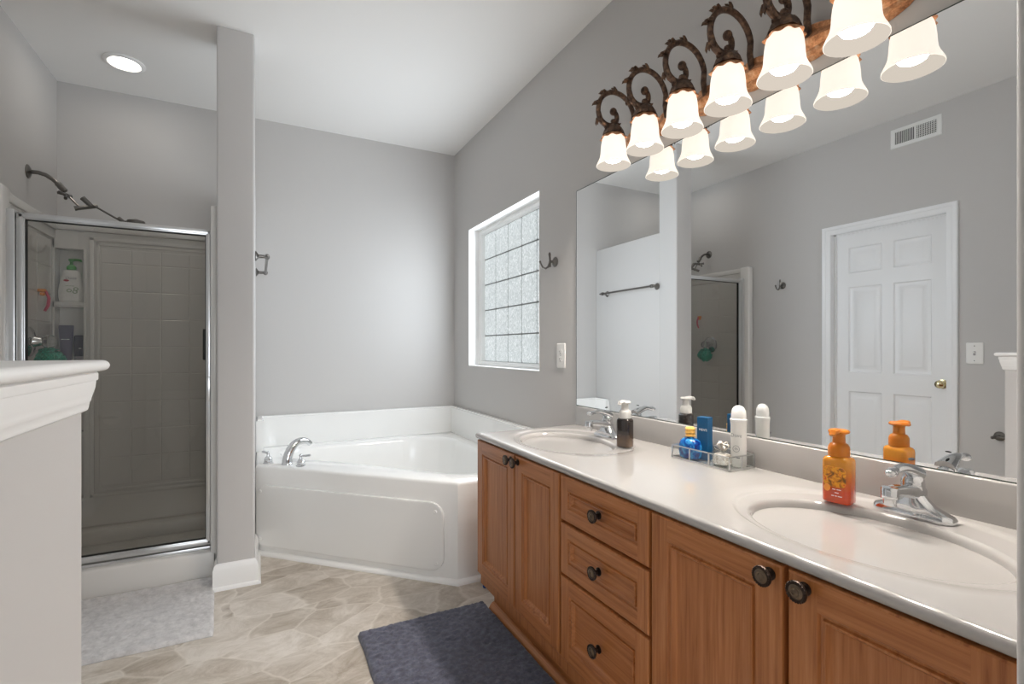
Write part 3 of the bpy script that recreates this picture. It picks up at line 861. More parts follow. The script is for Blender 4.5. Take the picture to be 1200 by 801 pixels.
# left panel
mb = MB(); mb.box(SX0, LXI, SY0+.0, YF-.003, .05, SZ-.02, bev=.004)
mb.box(SX0, LXI+.022, SY0, YF-.003, SZ-.045, SZ, bev=.008)                 # top moulding
mb.box(SX0, LXI+.010, SY0, YF-.003, SZ-.095, SZ-.035, bev=.006)
mb.box(SX0, LXI+.056, SY0-.008, SY0+.085, .14, SZ, bev=.016, seg=4)          # rounded front flange
tiles(mb, (SY0+.14, FYI-.03), (.22, 1.80), 3, .22, .158, lambda u, v, d: (LXI+d, u, v))
build('left_panel', mb, 'shower_acrylic', stall, smooth=30)
# right panel
mb = MB(); mb.box(RXI, SX1-.0, SY0, YF-.003, .05, SZ, bev=.004)
mb.box(RXI-.012, SX1, SY0-.004, SY0+.05, .14, SZ, bev=.008)
tiles(mb, (SY0+.14, FYI-.03), (.22, 1.80), 3, .22, .158, lambda u, v, d: (RXI-d, u, v))
build('right_panel', mb, 'shower_acrylic', stall, smooth=30)
# far panel with the shelf tower (niches) in its left end
NX0, NX1 = -1.044, -.912
niches = [(.30, .66), (.69, 1.075), (1.105, 1.420), (1.448, 1.760)]
mb = MB()
zs = [.05]+[z for n_ in niches for z in n_]+[SZ]
for i in range(0, len(zs), 2): mb.box(LXI-.008, NX1+.0, FYI, YF-.003, zs[i], zs[i+1], bev=.0)
mb.box(LXI-.008, NX0, FYI, YF-.003, .05, SZ)
mb.box(NX1, RXI+.02, FYI, YF-.003, .05, SZ)
mb.box(NX0, NX1, YF-.012, YF-.003, .05, SZ)
# rounded bottom corners and lips of the niches
for a, b in niches:
    mb.box(NX0, NX1, FYI-.004, FYI+.006, a-.022, a+.003, bev=.003)
    mb.box(NX1-.002, NX1+.012, FYI-.004, FYI+.02, a, b, bev=.003)
    mb.box(NX0-.008, NX0+.001, FYI-.004, FYI+.02, a, b, bev=.003)
mb.box(LXI, RXI, FYI-.02, FYI+.01, SZ-.04, SZ, bev=.008)
fx0, fx1, fz0, fz1 = -.885, -.222, .30, 1.835
# raised frame around the tile field
for o, d, wd in ((0, .010, .022), (.03, .006, .016)):
    a, b, c, e = fx0+o, fx1-o*.3, fz0+o, fz1-o
    mb.box(a, a+wd, FYI-d, FYI+.01, c, e, bev=.004); mb.box(b-wd, b, FYI-d, FYI+.01, c, e, bev=.004)
    mb.box(a, b, FYI-d, FYI+.01, c, c+wd, bev=.004); mb.box(a, b, FYI-d, FYI+.01, e-wd, e, bev=.004)
tiles(mb, (fx0+.05, fx1-.02), (fz0+.06, fz1-.06), 4, fz0+.06, .166, lambda u, v, d: (u, FYI-d, v))
mb.box(LXI, RXI, FYI-.12, FYI, .05, .135, bev=.012)          # low step at the back
build('far_panel', mb, 'shower_acrylic', stall, smooth=30)

# shower door
DYP = 2.985
sd = thing('shower_door', (-.59, DYP, .15), 'chrome-framed hinged glass shower door', 'shower door')
fx = (-1.005, -.205)
w = MB()
w.box(-1.004, -.965, DYP-.022, DYP+.022, .150, 1.80, bev=.004)              # wall jamb
w.box(-.2125, -.198, DYP-.016, DYP+.016, .150, 1.775, bev=.003)
w.box(-.99, -.205, DYP-.02, DYP+.02, .150, .166, bev=.003)                     # threshold
build('jamb', w, 'chrome_frame', sd)
GX0, GX1, GZ0, GZ1 = -.963, -.2145, .172, 1.790
w = MB()
def railx(z0, z1): 
    w.box(GX0, GX1, DYP-.014, DYP+.012, z0, z1, bev=.003); w.box(GX0+.002, GX1-.002, DYP-.018, DYP-.010, z0+.006, z1-.006, bev=.003)
railx(GZ1-.030, GZ1); railx(GZ0, GZ0+.030)
for a, b in ((GX0, GX0+.030), (GX1-.026, GX1)):
    w.box(a, b, DYP-.014, DYP+.012, GZ0, GZ1, bev=.003); w.box(a+.006, b-.006, DYP-.018, DYP-.010, GZ0+.002, GZ1-.002, bev=.003)
build('door_frame', w, 'chrome_frame', sd)
build('gasket', MB().box(GX0+.029, GX0+.033, DYP-.009, DYP+.009, GZ0+.03, GZ1-.03).box(GX1-.029, GX1-.026, DYP-.009, DYP+.009, GZ0+.03, GZ1-.03)
      .box(GX0+.03, GX1-.026, DYP-.009, DYP+.009, GZ0+.029, GZ0+.033).box(GX0+.03, GX1-.026, DYP-.009, DYP+.009, GZ1-.033, GZ1-.0295), 'black_gasket', sd, smooth=0)
build('glass_pane', MB().box(GX0+.025, GX1-.022, DYP-.0025, DYP+.0025, GZ0+.025, GZ1-.025), 'shower_glass', sd, smooth=0, label='clear tinted glass')
build('door_pull', MB().box(GX1-.024, GX1-.004, DYP-.036, DYP-.014, .91, 1.035, bev=.004), 'chrome_frame', sd)
build('door_pull', MB().box(GX1-.042, GX1-.028, DYP+.010, DYP+.026, 1.12, 1.28, bev=.004), 'black_gasket', sd, label='dark inner latch strip')

# shower head on its folding arm
sh = thing('overhead_shower', (XL, 3.41, 2.09), 'brushed nickel shower arm with jointed extension rods reaching over the door', 'shower head')
Y = 3.41
mb = MB().lathe([(.036, 0), (.034, .004), (.022, .010), (.011, .014)], (XL+.0005, Y, 2.093), (1, 0, 0), 24)
build('wall_flange', mb, 'nickel_dark', sh)
arc = [(XL+.008, Y, 2.093), (XL+.04, Y, 2.094), (XL+.07, Y, 2.086), (XL+.10, Y, 2.066), (XL+.125, Y, 2.040), (XL+.150, Y, 2.010)]
mb = MB().tube(arc, .0105, 14)
mb.tube([(XL+.118, Y, 2.048), (XL+.146, Y, 2.014)], .015, 16)
build('arm', mb, 'nickel_dark', sh)
J1, J2, J3 = Vector((XL+.160, Y, 1.990)), Vector((-.800, Y-.02, 1.930)), Vector((-.655, Y-.02, 1.868))
mb = MB().tube([J1+Vector((0, -.03, -.006)), J1+Vector((0, .032, .006))], .011, 14)
mb.tube([J1+Vector((0, -.034, -.006)), J1+Vector((-.022, -.062, -.002))], [.006, .010], 10)
mb.tube([J1+Vector((0, -.034, -.006)), J1+Vector((.006, -.06, -.03))], [.006, .008], 10)
build('joint', mb, 'nickel_dark', sh)
build('extension_rod', MB().tube([J1, J2+Vector((-.04, 0, -.008))], .005, 10), 'nickel_dark', sh)
mb = MB().tube([J2+Vector((-.045, -.03, -.012)), J2+Vector((.020, .02, .02))], .010, 14)
mb.tube([J2+Vector((-.035, 0, .052)), J2+Vector((.002, 0, .012))], [.014, .012], 14)
mb.tube([J2+Vector((-.06, -.034, -.016)), J2+Vector((-.042, -.03, -.010))], [.013, .010], 12)
build('joint', mb, 'nickel_dark', sh)
build('extension_rod', MB().tube([J2+Vector((.016, 0, .014)), J3], .005, 10), 'nickel_dark', sh)
mb = MB().tube([J3+Vector((-.028, 0, .026)), J3], .011, 14)
mb.sphere(J3+Vector((.010, 0, 0)), .016, 8)
mb.lathe([(.010, 0), (.022, .006), (.040, .010), (.042, .014), (.042, .026), (.038, .030), (.001, .031)], J3+Vector((.050, 0, .028)), (0, 0, -1), 24)
build('spray_head', mb, 'nickel_dark', sh)

# shower valve
sv = thing('shower_valve', (LXI, 3.38, 1.215), 'round chrome shower valve with a clear knob on the stall wall', 'shower valve')
build('escutcheon', MB().lathe([(.075, 0), (.078, .003), (.070, .010), (.045, .018), (.030, .022), (.022, .045), (.018, .055)], (LXI+.003, 3.38, 1.215), (1, 0, 0), 36), 'chrome', sv)
build('knob', MB().lathe([(.016, 0), (.028, .006), (.033, .022), (.033, .040), (.026, .052), (.012, .056), (.001, .056)], (LXI+.055, 3.38, 1.215), (1, 0, 0), 24, flute=(8, .06)), 'acrylic_knob', sv, label='clear faceted knob')
# loofah
mb = MB(); c0 = Vector((LXI+.085, 3.375, 1.118))
rnd = random.Random(3)
for i in range(90):
    a, b = rnd.uniform(0, 2*PI), math.acos(rnd.uniform(-1, 1)); d = Vector((math.sin(b)*math.cos(a), math.sin(b)*math.sin(a), math.cos(b)))
    s1 = d.orthogonal().normalized(); s2 = d.cross(s1); r0 = rnd.uniform(.050, .066); k0 = rnd.uniform(0, 6); pts = []
    for j in range(9):
        u = -1+2*j/8; w_ = .020
        pts.append([c0+d*(r0*(1-.35*u*u)+.006*math.sin(5*u+k0))+(s1*math.cos(k0)+s2*math.sin(k0))*u*.032+(s2*math.cos(k0)-s1*math.sin(k0))*x for x in (-.012+.006*math.sin(7*u+k0), .012+.006*math.cos(6*u))])
    mb.loops(pts, False)
mb.sphere(c0, .045, 8)
lo = tag(build('bath_pouf', mb, 'teal_mesh', smooth=0), 'teal mesh bath pouf hanging from the clear shower valve knob', 'bath pouf')
lo2 = build('cord', MB().tube([c0+Vector((0, 0, .04)), (LXI+.080, 3.378, 1.190), (LXI+.078, 3.38, 1.25)], .0015, 6), 'white_plastic', lo, world=False)
# pink razor hanging on the left panel
rz = thing('razor', (LXI+.02, 3.50, 1.43), 'pink and orange razor hanging on the stall side wall', 'razor')
build('handle', MB().tube([(LXI+.030, 3.50, 1.380), (LXI+.042, 3.505, 1.41), (LXI+.046, 3.505, 1.45), (LXI+.034, 3.50, 1.488)], [.006, .008, .0075, .006], 10), 'pink_plastic', rz)
build('razor_hook', MB().box(LXI+.0025, LXI+.036, 3.488, 3.512, 1.482, 1.498, bev=.004).box(LXI+.012, LXI+.032, 3.485, 3.515, 1.462, 1.480, bev=.006), 'orange_plastic', rz)

# ---- bottles in the niches
def lathe2(prof, sx, sy, n=32): 
    return MB().lathe(prof, (0, 0, 0), (0, 0, 1), n, sx=sx, sy=sy)
lb = thing('lotion_bottle', (-.978, 3.766, 1.4513), 'white pump lotion bottle with a green pump on the stall shelf', 'bottle')
lb.scale = (1.18, 1.0, 1.05)
build('body', lathe2([(.040, 0), (.047, .004), (.052, .03), (.052, .06), (.046, .10), (.038, .14), (.034, .165), (.030, .176), (.018, .180), (.016, .184)], 1., .62), 'white_plastic', lb, world=False)
build('pump', MB().lathe([(.019, .180), (.019, .196), (.015, .204), (.007, .210), (.007, .228), (.012, .230), (.012, .240), (.004, .243)], n=20)
      .tube([(0, 0, .236), (.02, 0, .238), (.036, -.006, .236), (.040, -.006, .228)], [.007, .007, .006, .004], 10), 'green_plastic', lb, world=False)
def face(x, y, z, rz=0., tilt=0.): return Matrix.Translation((x, y, z)) @ Matrix.Rotation(rz, 4, 'Z') @ Matrix.Rotation(R(90)+tilt, 4, 'X')
text('lettering', 'Dove', .020, face(.004, -.0265, .132, 0, R(-14)), 'print_grey', lb)
marks('lettering', (1.5, .8, 1.1), .008, face(.000, -.0315, .088, 0, R(-8)), 'print_green', lb)
mb = MB()
for x, z in ((-.010, .062), (.012, .056), (.016, .072)):
    mb.lathe([(.0095, 0), (.0095, .001), (.0065, .001), (.0065, 0)], (x+.008, -.0330, z), (0, -1, 0), 18, cap0=False, cap1=False)
build('leaf_emblem', mb, 'print_green', lb, world=False)
build('brand_dot', MB().lathe([(.006, 0), (.006, .001)], (-.014, -.0285, .118), (0, -1, 0), 12, sx=1.8), 'print_red', lb, world=False)
tb = thing('shampoo_tube', (-1.003, 3.770, 1.1083), 'purple squeeze tube on the lower stall shelf', 'tube'); tb.scale = (1.12, 1.1, 1.38)
mb = MB(); mb.loops([[(w_*math.cos(2*PI*i/24), d_*math.sin(2*PI*i/24), z) for i in range(24)] for w_, d_, z in ((.022, .018, .0), (.023, .019, .004), (.023, .019, .022), (.024, .019, .026), (.027, .017, .07), (.030, .009, .12), (.031, .0025, .138), (.031, .0025, .150))], True, True, True)
build('tube_body', mb, 'purple_plastic', tb, world=False)
marks('lettering', (1.2, .5, 1.3), .009, face(0, -.0165, .090, 0, R(-7)), 'print_white', tb)
tb = thing('shampoo_bottle', (-.942, 3.765, 1.1083), 'short dark purple bottle with a pale cap beside the squeeze tube', 'bottle'); tb.scale = (1.1, 1.1, 1.38)
build('body', MB().loops([[(x, y, z) for x, y in rrect(.042-i_, .030-i_, .008, 4)] for z, i_ in ((.018, 0), (.100, 0), (.106, .004), (.108, .012))], True, True, True), 'dark_purple_plastic', tb, world=False)
build('cap', MB().loops([[(x, y, z) for x, y in rrect(.040-i_, .028-i_, .008, 4)] for z, i_ in ((0, .002), (.003, 0), (.0178, 0))], True, True, True), 'pale_cap', tb, world=False)
marks('lettering', (1.4,), .008, face(0.006, -.0152, .052), 'print_white', tb)

# ceiling light over the shower
rl = thing('recessed_light', (-.66, 3.41, ZC), 'round white recessed ceiling light glowing over the shower', 'ceiling light')
build('trim_ring', MB().lathe([(.096, 0), (.096, -.004), (.088, -.010), (.076, -.011), (.070, -.006), (.068, 0)], (-.66, 3.41, ZC-.0005), n=48), 'white_trim', rl)
build('lens', MB().lathe([(.069, -.0065), (.05, -.009), (.001, -.010)], (-.66, 3.41, ZC), n=40, cap0=False), 'recessed_lens', rl, label='glowing frosted lens')

# ---------------------------------------------------------------- wall fittings
def robe_hook(name, y, z, x, sx, label):
    t = thing(name, (x, y, z), label, 'hook')
    mb = MB().lathe([(.026, 0), (.028, .003), (.024, .008), (.018, .010), (.016, .014), (.008, .018), (.007, .040)], (0, 0, 0), (sx, 0, 0), 24)
    build('rosette', mb, 'nickel_dark', t, world=False)
    mb = MB().tube([(sx*.036, 0, .014), (sx*.038, 0, .030), (sx*.038, 0, .036)], [.007, .006, .009], 10)
    mb.sphere((sx*.038, 0, .042), .007, 6)
    mb.tube([(sx*.036, 0, .0), (sx*.040, 0, -.012), (sx*.048, 0, -.030), (sx*.064, 0, -.040), (sx*.082, 0, -.034), (sx*.094, 0, -.014), (sx*.098, 0, -.002)], [.008, .007, .006, .005, .005, .005, .006], 10)
    mb.tube([(sx*.036, 0, .016), (sx*.036, 0, -.030)], .0065, 10)
    build('hook_arm', mb, 'nickel_dark', t, world=False)
robe_hook('robe_hook', 2.271, 1.647, XR-.0005, -1, 'brushed nickel robe hook beside the glass block window')
robe_hook('robe_hook', 2.646, 1.706, XL+.0005, 1, 'brushed nickel robe hook between the shower and the white door, seen in the mirror')

# towel bar on the partition
tbx = -.017
tw = thing('towel_bar', (tbx, 3.33, 1.68), 'brushed nickel towel bar on the partition above the tub, seen in the mirror', 'towel bar')
for y, s in ((3.015, -1), (3.654, 1)):
    mb = MB().lathe([(.026, 0), (.028, .003), (.024, .008), (.016, .012), (.010, .018), (.009, .045)], (tbx+.0005, y, 1.68), (1, 0, 0), 24)
    mb.lathe([(.012, -.016), (.015, -.008), (.015, .008), (.012, .016)], (tbx+.058, y, 1.68), (0, 1, 0), 16)
    mb.lathe([(.006, 0), (.010, .008), (.009, .016), (.004, .022), (.006, .026), (.001, .031)], (tbx+.058, y+s*.014, 1.68), (0, s, 0), 14)
    build('post', mb, 'nickel_dark', tw)
build('bar', MB().tube([(tbx+.058, 3.015, 1.68), (tbx+.058, 3.654, 1.68)], .008, 14), 'nickel_dark', tw)

# switches
def plate(name, x, sx, y, z, w_, label, n):
    t = thing(name, (x, y, z), label, 'switch')
    rings = []
    for ins, d in ((0, 0), (0, .003), (.003, .006), (.006, .0065)):
        rings.append([(sx*d, u, v) for u, v in rrect(w_-2*ins, .131-2*ins, .006, 3)])
    build('cover_plate', MB().loops(rings, True, True, True), 'switch_plastic', t, world=False)
    mb = MB()
    if n == 'toggle':
        mb.box(min(0, sx*.0078)+sx*.0, max(0, sx*.0078), -.006, .006, -.013, .013, bev=.001)
        build('switch_slot', mb, 'pale_cap', t, world=False)
        build('toggle', MB().tube([(sx*.004, 0, 0), (sx*.018, 0, .008)], [.005, .004], 8), 'switch_plastic', t, world=False)
    else:
        for zz in (.020, -.020):
            mb = MB().loops([[(sx*d, u, v+zz) for u, v in rrect(.034-i_, .030-i_, .010, 3)] for i_, d in ((0, .006), (0, .008), (.003, .009))], True, True, True)
            s = build('socket', mb, 'switch_plastic', t, world=False)
            build('slot', MB().box(min(sx*.0088, sx*.0094), max(sx*.0088, sx*.0094), -.008, -.006, zz-.002, zz+.008).box(min(sx*.0088, sx*.0094), max(sx*.0088, sx*.0094), .006, .008, zz-.002, zz+.006)
                  .box(min(sx*.0088, sx*.0094), max(sx*.0088, sx*.0094), -.002, .002, zz-.010, zz-.006), 'dark_gap', s, world=False, smooth=0)
    for zz in ((.045, -.045) if n == 'toggle' else (0,)):
        build('screw', MB().lathe([(.003, 0), (.0025, .0012)], (sx*.0065, 0, zz), (sx, 0, 0), 10), 'chrome', t, world=False)
    return t
o = plate('wall_outlet', XR-.0003, -1, 2.212, 1.142, .082, 'white wall outlet between the mirror and the glass block window', 'outlet'); o['category'] = 'outlet'
plate('light_switch', XL+.0003, 1, 1.400, 1.150, .084, 'white toggle light switch beside the white door, seen in the mirror', 'toggle')

# air vent high on the left wall
vt = thing('air_vent', (XL, 1.707, 2.622), 'white rectangular air register high on the wall, seen in the mirror', 'vent')
rings = []
for iy, d in ((0, 0), (0, .004), (.004, .008), (.024, .009), (.026, .004)):
    rings.append([(XL+d, u, v) for u, v in rrect(.290-2*iy, .133-2*iy, .004, 2, 1.707, 2.622)])
build('frame', MB().loops(rings, True), 'vent_white', vt)
build('duct', MB().box(XL+.0005, XL+.002, 1.585, 1.829, 2.58, 2.664), 'dark_gap', vt, smooth=0)
mb = MB()
for i in range(26):
    y = 1.588+i*.0094; mb.box(XL+.003, XL+.007, y, y+.0034, 2.582, 2.662)
mb.box(XL+.002, XL+.009, 1.700, 1.712, 2.580, 2.664)
for i in range(6): mb.box(XL+.0015, XL+.004, 1.587, 1.700, 2.590+i*.013, 2.593+i*.013)
build('louvre', mb, 'vent_white', vt, smooth=0)

# toilet paper holder and roll
tp = thing('toilet_paper_holder', (XL, 1.22, .66), 'dark metal toilet paper holder on the wall behind the half wall', 'paper holder')
for y, s in ((1.285, 1), (1.08, -1)):
    mb = MB().lathe([(.026, 0), (.028, .003), (.022, .010), (.010, .016), (.008, .05)], (XL+.0005, y, .66), (1, 0, 0), 20)
    mb.lathe([(.007, -.010), (.009, 0), (.007, .010)], (XL+.058, y, .66), (0, 1, 0), 14)
    mb.lathe([(.005, 0), (.010, .010), (.010, .016), (.004, .024), (.004, .030), (.009, .036), (.009, .042), (.001, .050)], (XL+.060, y, .66), (1, 0, 0), 12)
    build('post', mb, 'nickel_dark', tp)
build('roller', MB().tube([(XL+.058, 1.08, .66), (XL+.058, 1.285, .66)], .007, 12), 'nickel_dark', tp)
tag(build('toilet_roll', MB().loops([[(XL+.062+r_*math.cos(2*PI*i/32), y, .645+r_*math.sin(2*PI*i/32)) for i in range(32)] for r_, y in ((.021, 1.225), (.050, 1.225), (.051, 1.222), (.051, 1.123), (.050, 1.120), (.021, 1.120), (.021, 1.225))], True), 'toilet_paper'),
    'white toilet paper roll on the dark metal holder', 'toilet paper')

# toilet behind the half wall (mirrored in the shower glass)
tl = thing('toilet', (-.72, -.05, 0), 'white toilet between the half wall and the side wall, reflected in the shower glass', 'toilet')
def oval(cx_, cy_, a, b, z, n=32, sq=0.): return [(cx_+a*math.cos(2*PI*i/n), cy_+b*math.sin(2*PI*i/n), z) for i in range(n)]
mb = MB().loops([oval(-.72, .0, .10, .22, .0), oval(-.72, .0, .105, .225, .02), oval(-.72, .0, .085, .19, .12), oval(-.72, .03, .11, .21, .22), oval(-.72, .06, .175, .245, .34), oval(-.72, .07, .185, .255, .385),
                 oval(-.72, .07, .16, .225, .39), oval(-.72, .07, .13, .19, .36), oval(-.72, .05, .07, .10, .24)], True, True, True)
build('bowl', mb, 'toilet_china', tl)
build('tank', MB().box(-.94, -.50, -.440, -.245, .37, .70, bev=.025, seg=4).box(-.86, -.58, -.43, -.12, .25, .385, bev=.03, seg=3), 'toilet_china', tl)
build('tank_lid', MB().box(-.95, -.49, -.445, -.235, .70, .735, bev=.012, seg=3), 'toilet_china', tl)
build('seat', MB().loops([oval(-.72, .06, .188, .262, .392), oval(-.72, .06, .192, .266, .402), oval(-.72, .06, .188, .262, .412)], True, True, True), 'toilet_china', tl)
build('seat_lid', MB().loops([oval(-.72, .06, .186, .260, .4122), oval(-.72, .06, .190, .264, .422), oval(-.72, .06, .180, .250, .434), oval(-.72, .06, .08, .12, .438)], True, True, True), 'toilet_china', tl)
build('flush_lever', MB().tube([(-.90, -.245, .66), (-.90, -.228, .66), (-.86, -.222, .652), (-.83, -.22, .648)], [.008, .007, .006, .007], 10), 'chrome', tl, label='chrome flush lever')

# ---------------------------------------------------------------- rugs
def rug(name, x0, x1, y0, y1, m, label, skew=0., curl=0., h=.016, seed=1, hn=.0035, rotz=0.):
    mb = MB(); nx, ny = int((x1-x0)/.0075), int((y1-y0)/.0075); V = []
    rr = random.Random(seed)
    for j in range(ny+1):
        for i in range(nx+1):
            u, v = i/nx, j/ny; x, y = x0+(x1-x0)*u, y0+(y1-y0)*v
            d = min(x-x0, x1-x, y-y0, y1-y); e = min(1, d/.012)
            z = .003+(h-.003)*math.sqrt(max(0, 1-(1-e)**2))
            z += (noise.noise(Vector((x*70, y*70, seed)))*hn+rr.uniform(-1, 1)*hn*.45)*e + noise.noise(Vector((x*6, y*6, seed+5)))*.003*e
            if curl and v > .88: z += curl*((v-.88)/.12)**2
            wv = .004*noise.noise(Vector((x*9, y*9, 3+seed)))
            V.append((x+skew*(v-.5)+wv, y+wv*.7, z))
    F = [(j*(nx+1)+i, j*(nx+1)+i+1, (j+1)*(nx+1)+i+1, (j+1)*(nx+1)+i) for j in range(ny) for i in range(nx)]
    mb.add(V, F)
    edge = [i for i in range(nx+1)]+[j*(nx+1)+nx for j in range(1, ny+1)]+[ny*(nx+1)+i for i in range(nx-1, -1, -1)]+[j*(nx+1) for j in range(ny-1, 0, -1)]
    P = [V[k] for k in edge]
    mb.loops([P, [(p[0], p[1], .0006 if not curl else max(.0006, p[2]-.010)) for p in P]], True, False, not curl)
    o = build(name, mb, m, smooth=80)
    return tag(o, label, 'rug')
rug('bath_mat', -1.00, -.180, 2.362, 2.914, 'grey_pile', 'pale grey bath mat on the floor in front of the shower', skew=-.03, curl=.02, seed=2)
rug('bath_rug', .362, .925, 1.15, 2.092, 'navy_pile', 'dark navy shaggy bath rug on the floor in front of the vanity', seed=5, h=.02, hn=.005)

# ---------------------------------------------------------------- things on the countertop
def foam_bottle(loc, rz, body_m, pump_m, label, w_, d_, hb, sc=1.):
    t = thing('soap_bottle', loc, label, 'bottle', rz=rz)
    rings = [[(x, y, z*hb) for x, y in rrect(w_*k, d_*k, min(w_, d_)*.28*k, 5)] for z, k in ((0, .92), (.015, .98), (.04, 1), (.88, 1), (.94, .97), (.98, .86), (1.0, .70), (1.01, .64))]
    b = build('body', MB().loops(rings, True, True, True), body_m, t, world=False)
    z0 = hb*1.0
    mb = MB().lathe([(.0220, 0), (.0235, .002), (.0235, .020), (.0225, .025), (.0190, .031), (.0140, .034), (.0135, .052), (.0145, .055), (.0220, .058), (.0235, .062), (.0200, .066), (.001, .068)], (0, 0, z0), n=28)
    mb.tube([(0, 0, z0+.061), (-.018, 0, z0+.063), (-.032, 0, z0+.062), (-.038, 0, z0+.055)], [.008, .008, .007, .005], 10, flat=1.4)
    build('pump', mb, pump_m, t, world=False)
    return t, b
t, b = foam_bottle((1.284, .722, ZT+.0005), R(8), 'orange_soap', 'amber_pump', 'orange foaming hand soap bottle with a flower label', .050, .064, .112)
# label faces the room (-x)
build('flower_label', MB().loops([[(-.0252, u, v+.064) for u, v in rrect(.050, .050, .012, 5)], [(-.0262, u, v+.064) for u, v in rrect(.049, .049, .012, 5)]], True, True, True), 'flower_print', b, world=False)
mb = MB()
mb.lathe([(.009, 0), (.009, .0008)], (-.0266, .016, .036), (-1, 0, 0), 18, sy=.8)
build('lemon_print', mb, 'orange_plastic', b, world=False)
for k, s in enumerate(((1.2, 1.6), (1.4,), (1.0, .6, 1.5))):
    marks('lettering', s, .0062, Matrix.Translation((-.0262, -.005, .034-.008*k)) @ Matrix.Rotation(R(-90), 4, 'Z') @ Matrix.Rotation(R(90), 4, 'X'), 'print_white', b)
t, b = foam_bottle((1.262, 1.502, ZT+.0005), R(15), 'dark_soap', 'clear_white_plastic', 'dark brown foaming soap bottle with a whitish pump beside the far faucet', .046, .058, .110)

# wire-framed glass tray
TX, TXb, TYa, TYb = 1.284, 1.400, 1.043, 1.283
tr = thing('vanity_tray', ((TX+TXb)/2, (TYa+TYb)/2, ZT), 'small silver-edged glass tray holding toiletries by the backsplash', 'tray')
mb = MB(); e = .0035; z0, z1 = ZT+.004, ZT+.046
for x in (TX, TXb-e):
    mb.box(x, x+e, TYa, TYb, z0-.003, z0+.002); mb.box(x, x+e, TYa, TYb, z1-e, z1)
    for k in range(4):
        y = TYa+(TYb-TYa-e)*k/3; mb.box(x, x+e, y, y+e, z0, z1)
for y in (TYa, TYb-e):
    mb.box(TX, TXb, y, y+e, z0-.003, z0+.002); mb.box(TX, TXb, y, y+e, z1-e, z1)
    mb.box((TX+TXb)/2, (TX+TXb)/2+e, y, y+e, z0, z1)
build('tray_frame', mb, 'chrome_frame', tr, smooth=0)
build('tray_base', MB().box(TX+.002, TXb-.002, TYa+.002, TYb-.002, ZT+.0008, ZT+.0035), 'clear_glass', tr, smooth=0)
mb = MB()
for x in (TX+.0012, TXb-.0028): mb.box(x, x+.0012, TYa+.003, TYb-.003, z0+.002, z1-.004)
for y in (TYa+.0012, TYb-.0028): mb.box(TX+.003, TXb-.003, y, y+.0012, z0+.002, z1-.004)
build('tray_side', mb, 'clear_glass', tr, smooth=0)
TZ = ZT+.0037
# blue carton
bx = thing('fragrance_box', (1.350, 1.196, TZ), 'tall narrow blue carton standing in the tray behind the round blue bottle', 'box', rz=R(10))
build('carton', MB().box(-.015, .015, -.020, .020, 0, .143, bev=.0008, seg=1), 'navy_box', bx, world=False, smooth=0)
MX = Matrix.Translation((-.0152, 0, 0)) @ Matrix.Rotation(R(-90), 4, 'Z') @ Matrix.Rotation(R(90), 4, 'X')
text('lettering', "MEN'S", .011, Matrix.Translation((0, -.003, .101)) @ MX, 'print_white', bx)
# round blue bottle
sc = thing('perfume_bottle', (1.321, 1.232, TZ), 'squat swirled blue glass bottle in the tray beside the carton', 'bottle')
build('body', MB().lathe([(.030, 0), (.038, .004), (.043, .024), (.042, .046), (.036, .060), (.024, .068), (.012, .070), (.012, .074)], n=32, flute=(10, .025), sx=.75, sy=1.0), 'blue_swirl', sc, world=False)
build('stopper', MB().lathe([(.013, .074), (.017, .077), (.014, .083), (.017, .088), (.015, .095), (.017, .101), (.012, .107), (.001, .108)], n=20, flute=(8, .08)), 'print_gold', sc, world=False, label='gold cap')
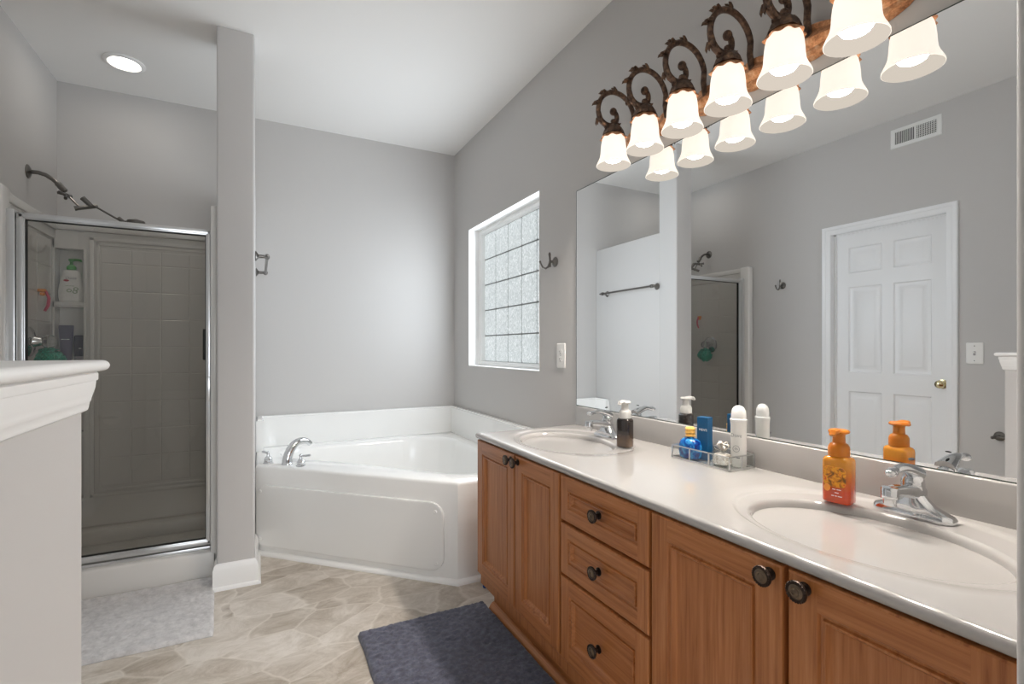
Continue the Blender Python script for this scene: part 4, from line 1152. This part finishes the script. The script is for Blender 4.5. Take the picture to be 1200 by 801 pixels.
# clear glass boxes with ribbon
gb_ = thing('glass_jar', (1.333, 1.110, TZ), 'clear glass jar topped with a white ribbon bow in the tray', 'jar')
build('jar_body', MB().loops([[(x, y, z) for x, y in rrect(.052-i_, .056-i_, .010, 4)] for z, i_ in ((0, .004), (.003, 0), (.040, 0), (.044, .004), (.047, .010))], True, True, True), 'clear_glass', gb_, world=False)
build('cotton', MB().loops([[(x+.001*math.sin(9*x*y*1e3), y, z) for x, y in rrect(.044-i_, .048-i_, .010, 4)] for z, i_ in ((.003, .006), (.006, 0), (.020, .002), (.034, .004), (.038, .014))], True, True, True), 'ribbon', gb_, world=False)
mb = MB(); rnd = random.Random(8)
for i in range(9):
    a = 2*PI*i/9+rnd.uniform(-.2, .2); d = Vector((math.cos(a), math.sin(a), 0)); s = d.cross(Vector((0, 0, 1)))
    pts = []
    for j in range(9):
        u = j/8*PI; rr_ = .024*math.sin(u)*(1.0 if i % 2 else .7)
        c = d*rr_+Vector((0, 0, .046+.020*(1-math.cos(u))*.5+.008*(i % 3)*math.sin(u)))
        pts.append([c-s*.005, c+s*.005])
    mb.loops(pts, False)
build('bow', mb, 'ribbon', gb_, world=False, smooth=60)
# roll-on deodorant
DS = 1.34
de = thing('deodorant', (1.366, 1.075, TZ), 'white roll-on deodorant with a domed cap at the end of the tray', 'deodorant', rz=R(20))
build('body', MB().lathe([(.0200, 0), (.0215, .003), (.0220, .02), (.0225, .098), (.0235, .104), (.0235, .108)], n=32, sx=.85, sy=1.08).xf(Matrix.Diagonal((1, 1, DS, 1))), 'white_plastic', de, world=False)
build('cap', MB().lathe([(.0240, .108), (.0245, .110), (.0245, .112), (.0210, .114), (.0210, .124), (.0195, .133), (.0150, .140), (.007, .1440), (.001, .1448)], n=32, sx=.85, sy=1.08).xf(Matrix.Diagonal((1, 1, DS, 1))), 'print_white', de, world=False)
MD = Matrix.Translation((-.0198, 0, 0)) @ Matrix.Rotation(R(-90), 4, 'Z') @ Matrix.Rotation(R(90), 4, 'X')
text('lettering', 'Dove', .0155, Matrix.Translation((0, .001, .100)) @ MD, 'print_grey', de)
text('lettering', '0%', .0085, Matrix.Translation((0, .001, .058)) @ MD, 'print_grey', de)
marks('lettering', (1.6, 1.8), .0062, Matrix.Translation((0, .001, .030)) @ MD, 'navy_box_side', de)
build('ring_emblem', MB().lathe([(.0105, 0), (.0105, .0008), (.0095, .0008), (.0095, 0)], (-.0195, .001, .058), (-1, 0, 0), 24, cap0=False, cap1=False), 'print_grey', de, world=False)

# small blue cap lying between tub and vanity
bc = tag(build('bottle_cap', MB().lathe([(.014, 0), (.015, .002), (.014, .022), (.011, .026), (.001, .027)], (1.00, 2.235, .0003), n=20, flute=(12, .03)), 'blue_cap'),
         'small blue plastic cap on the floor between the tub and the vanity', 'cap')
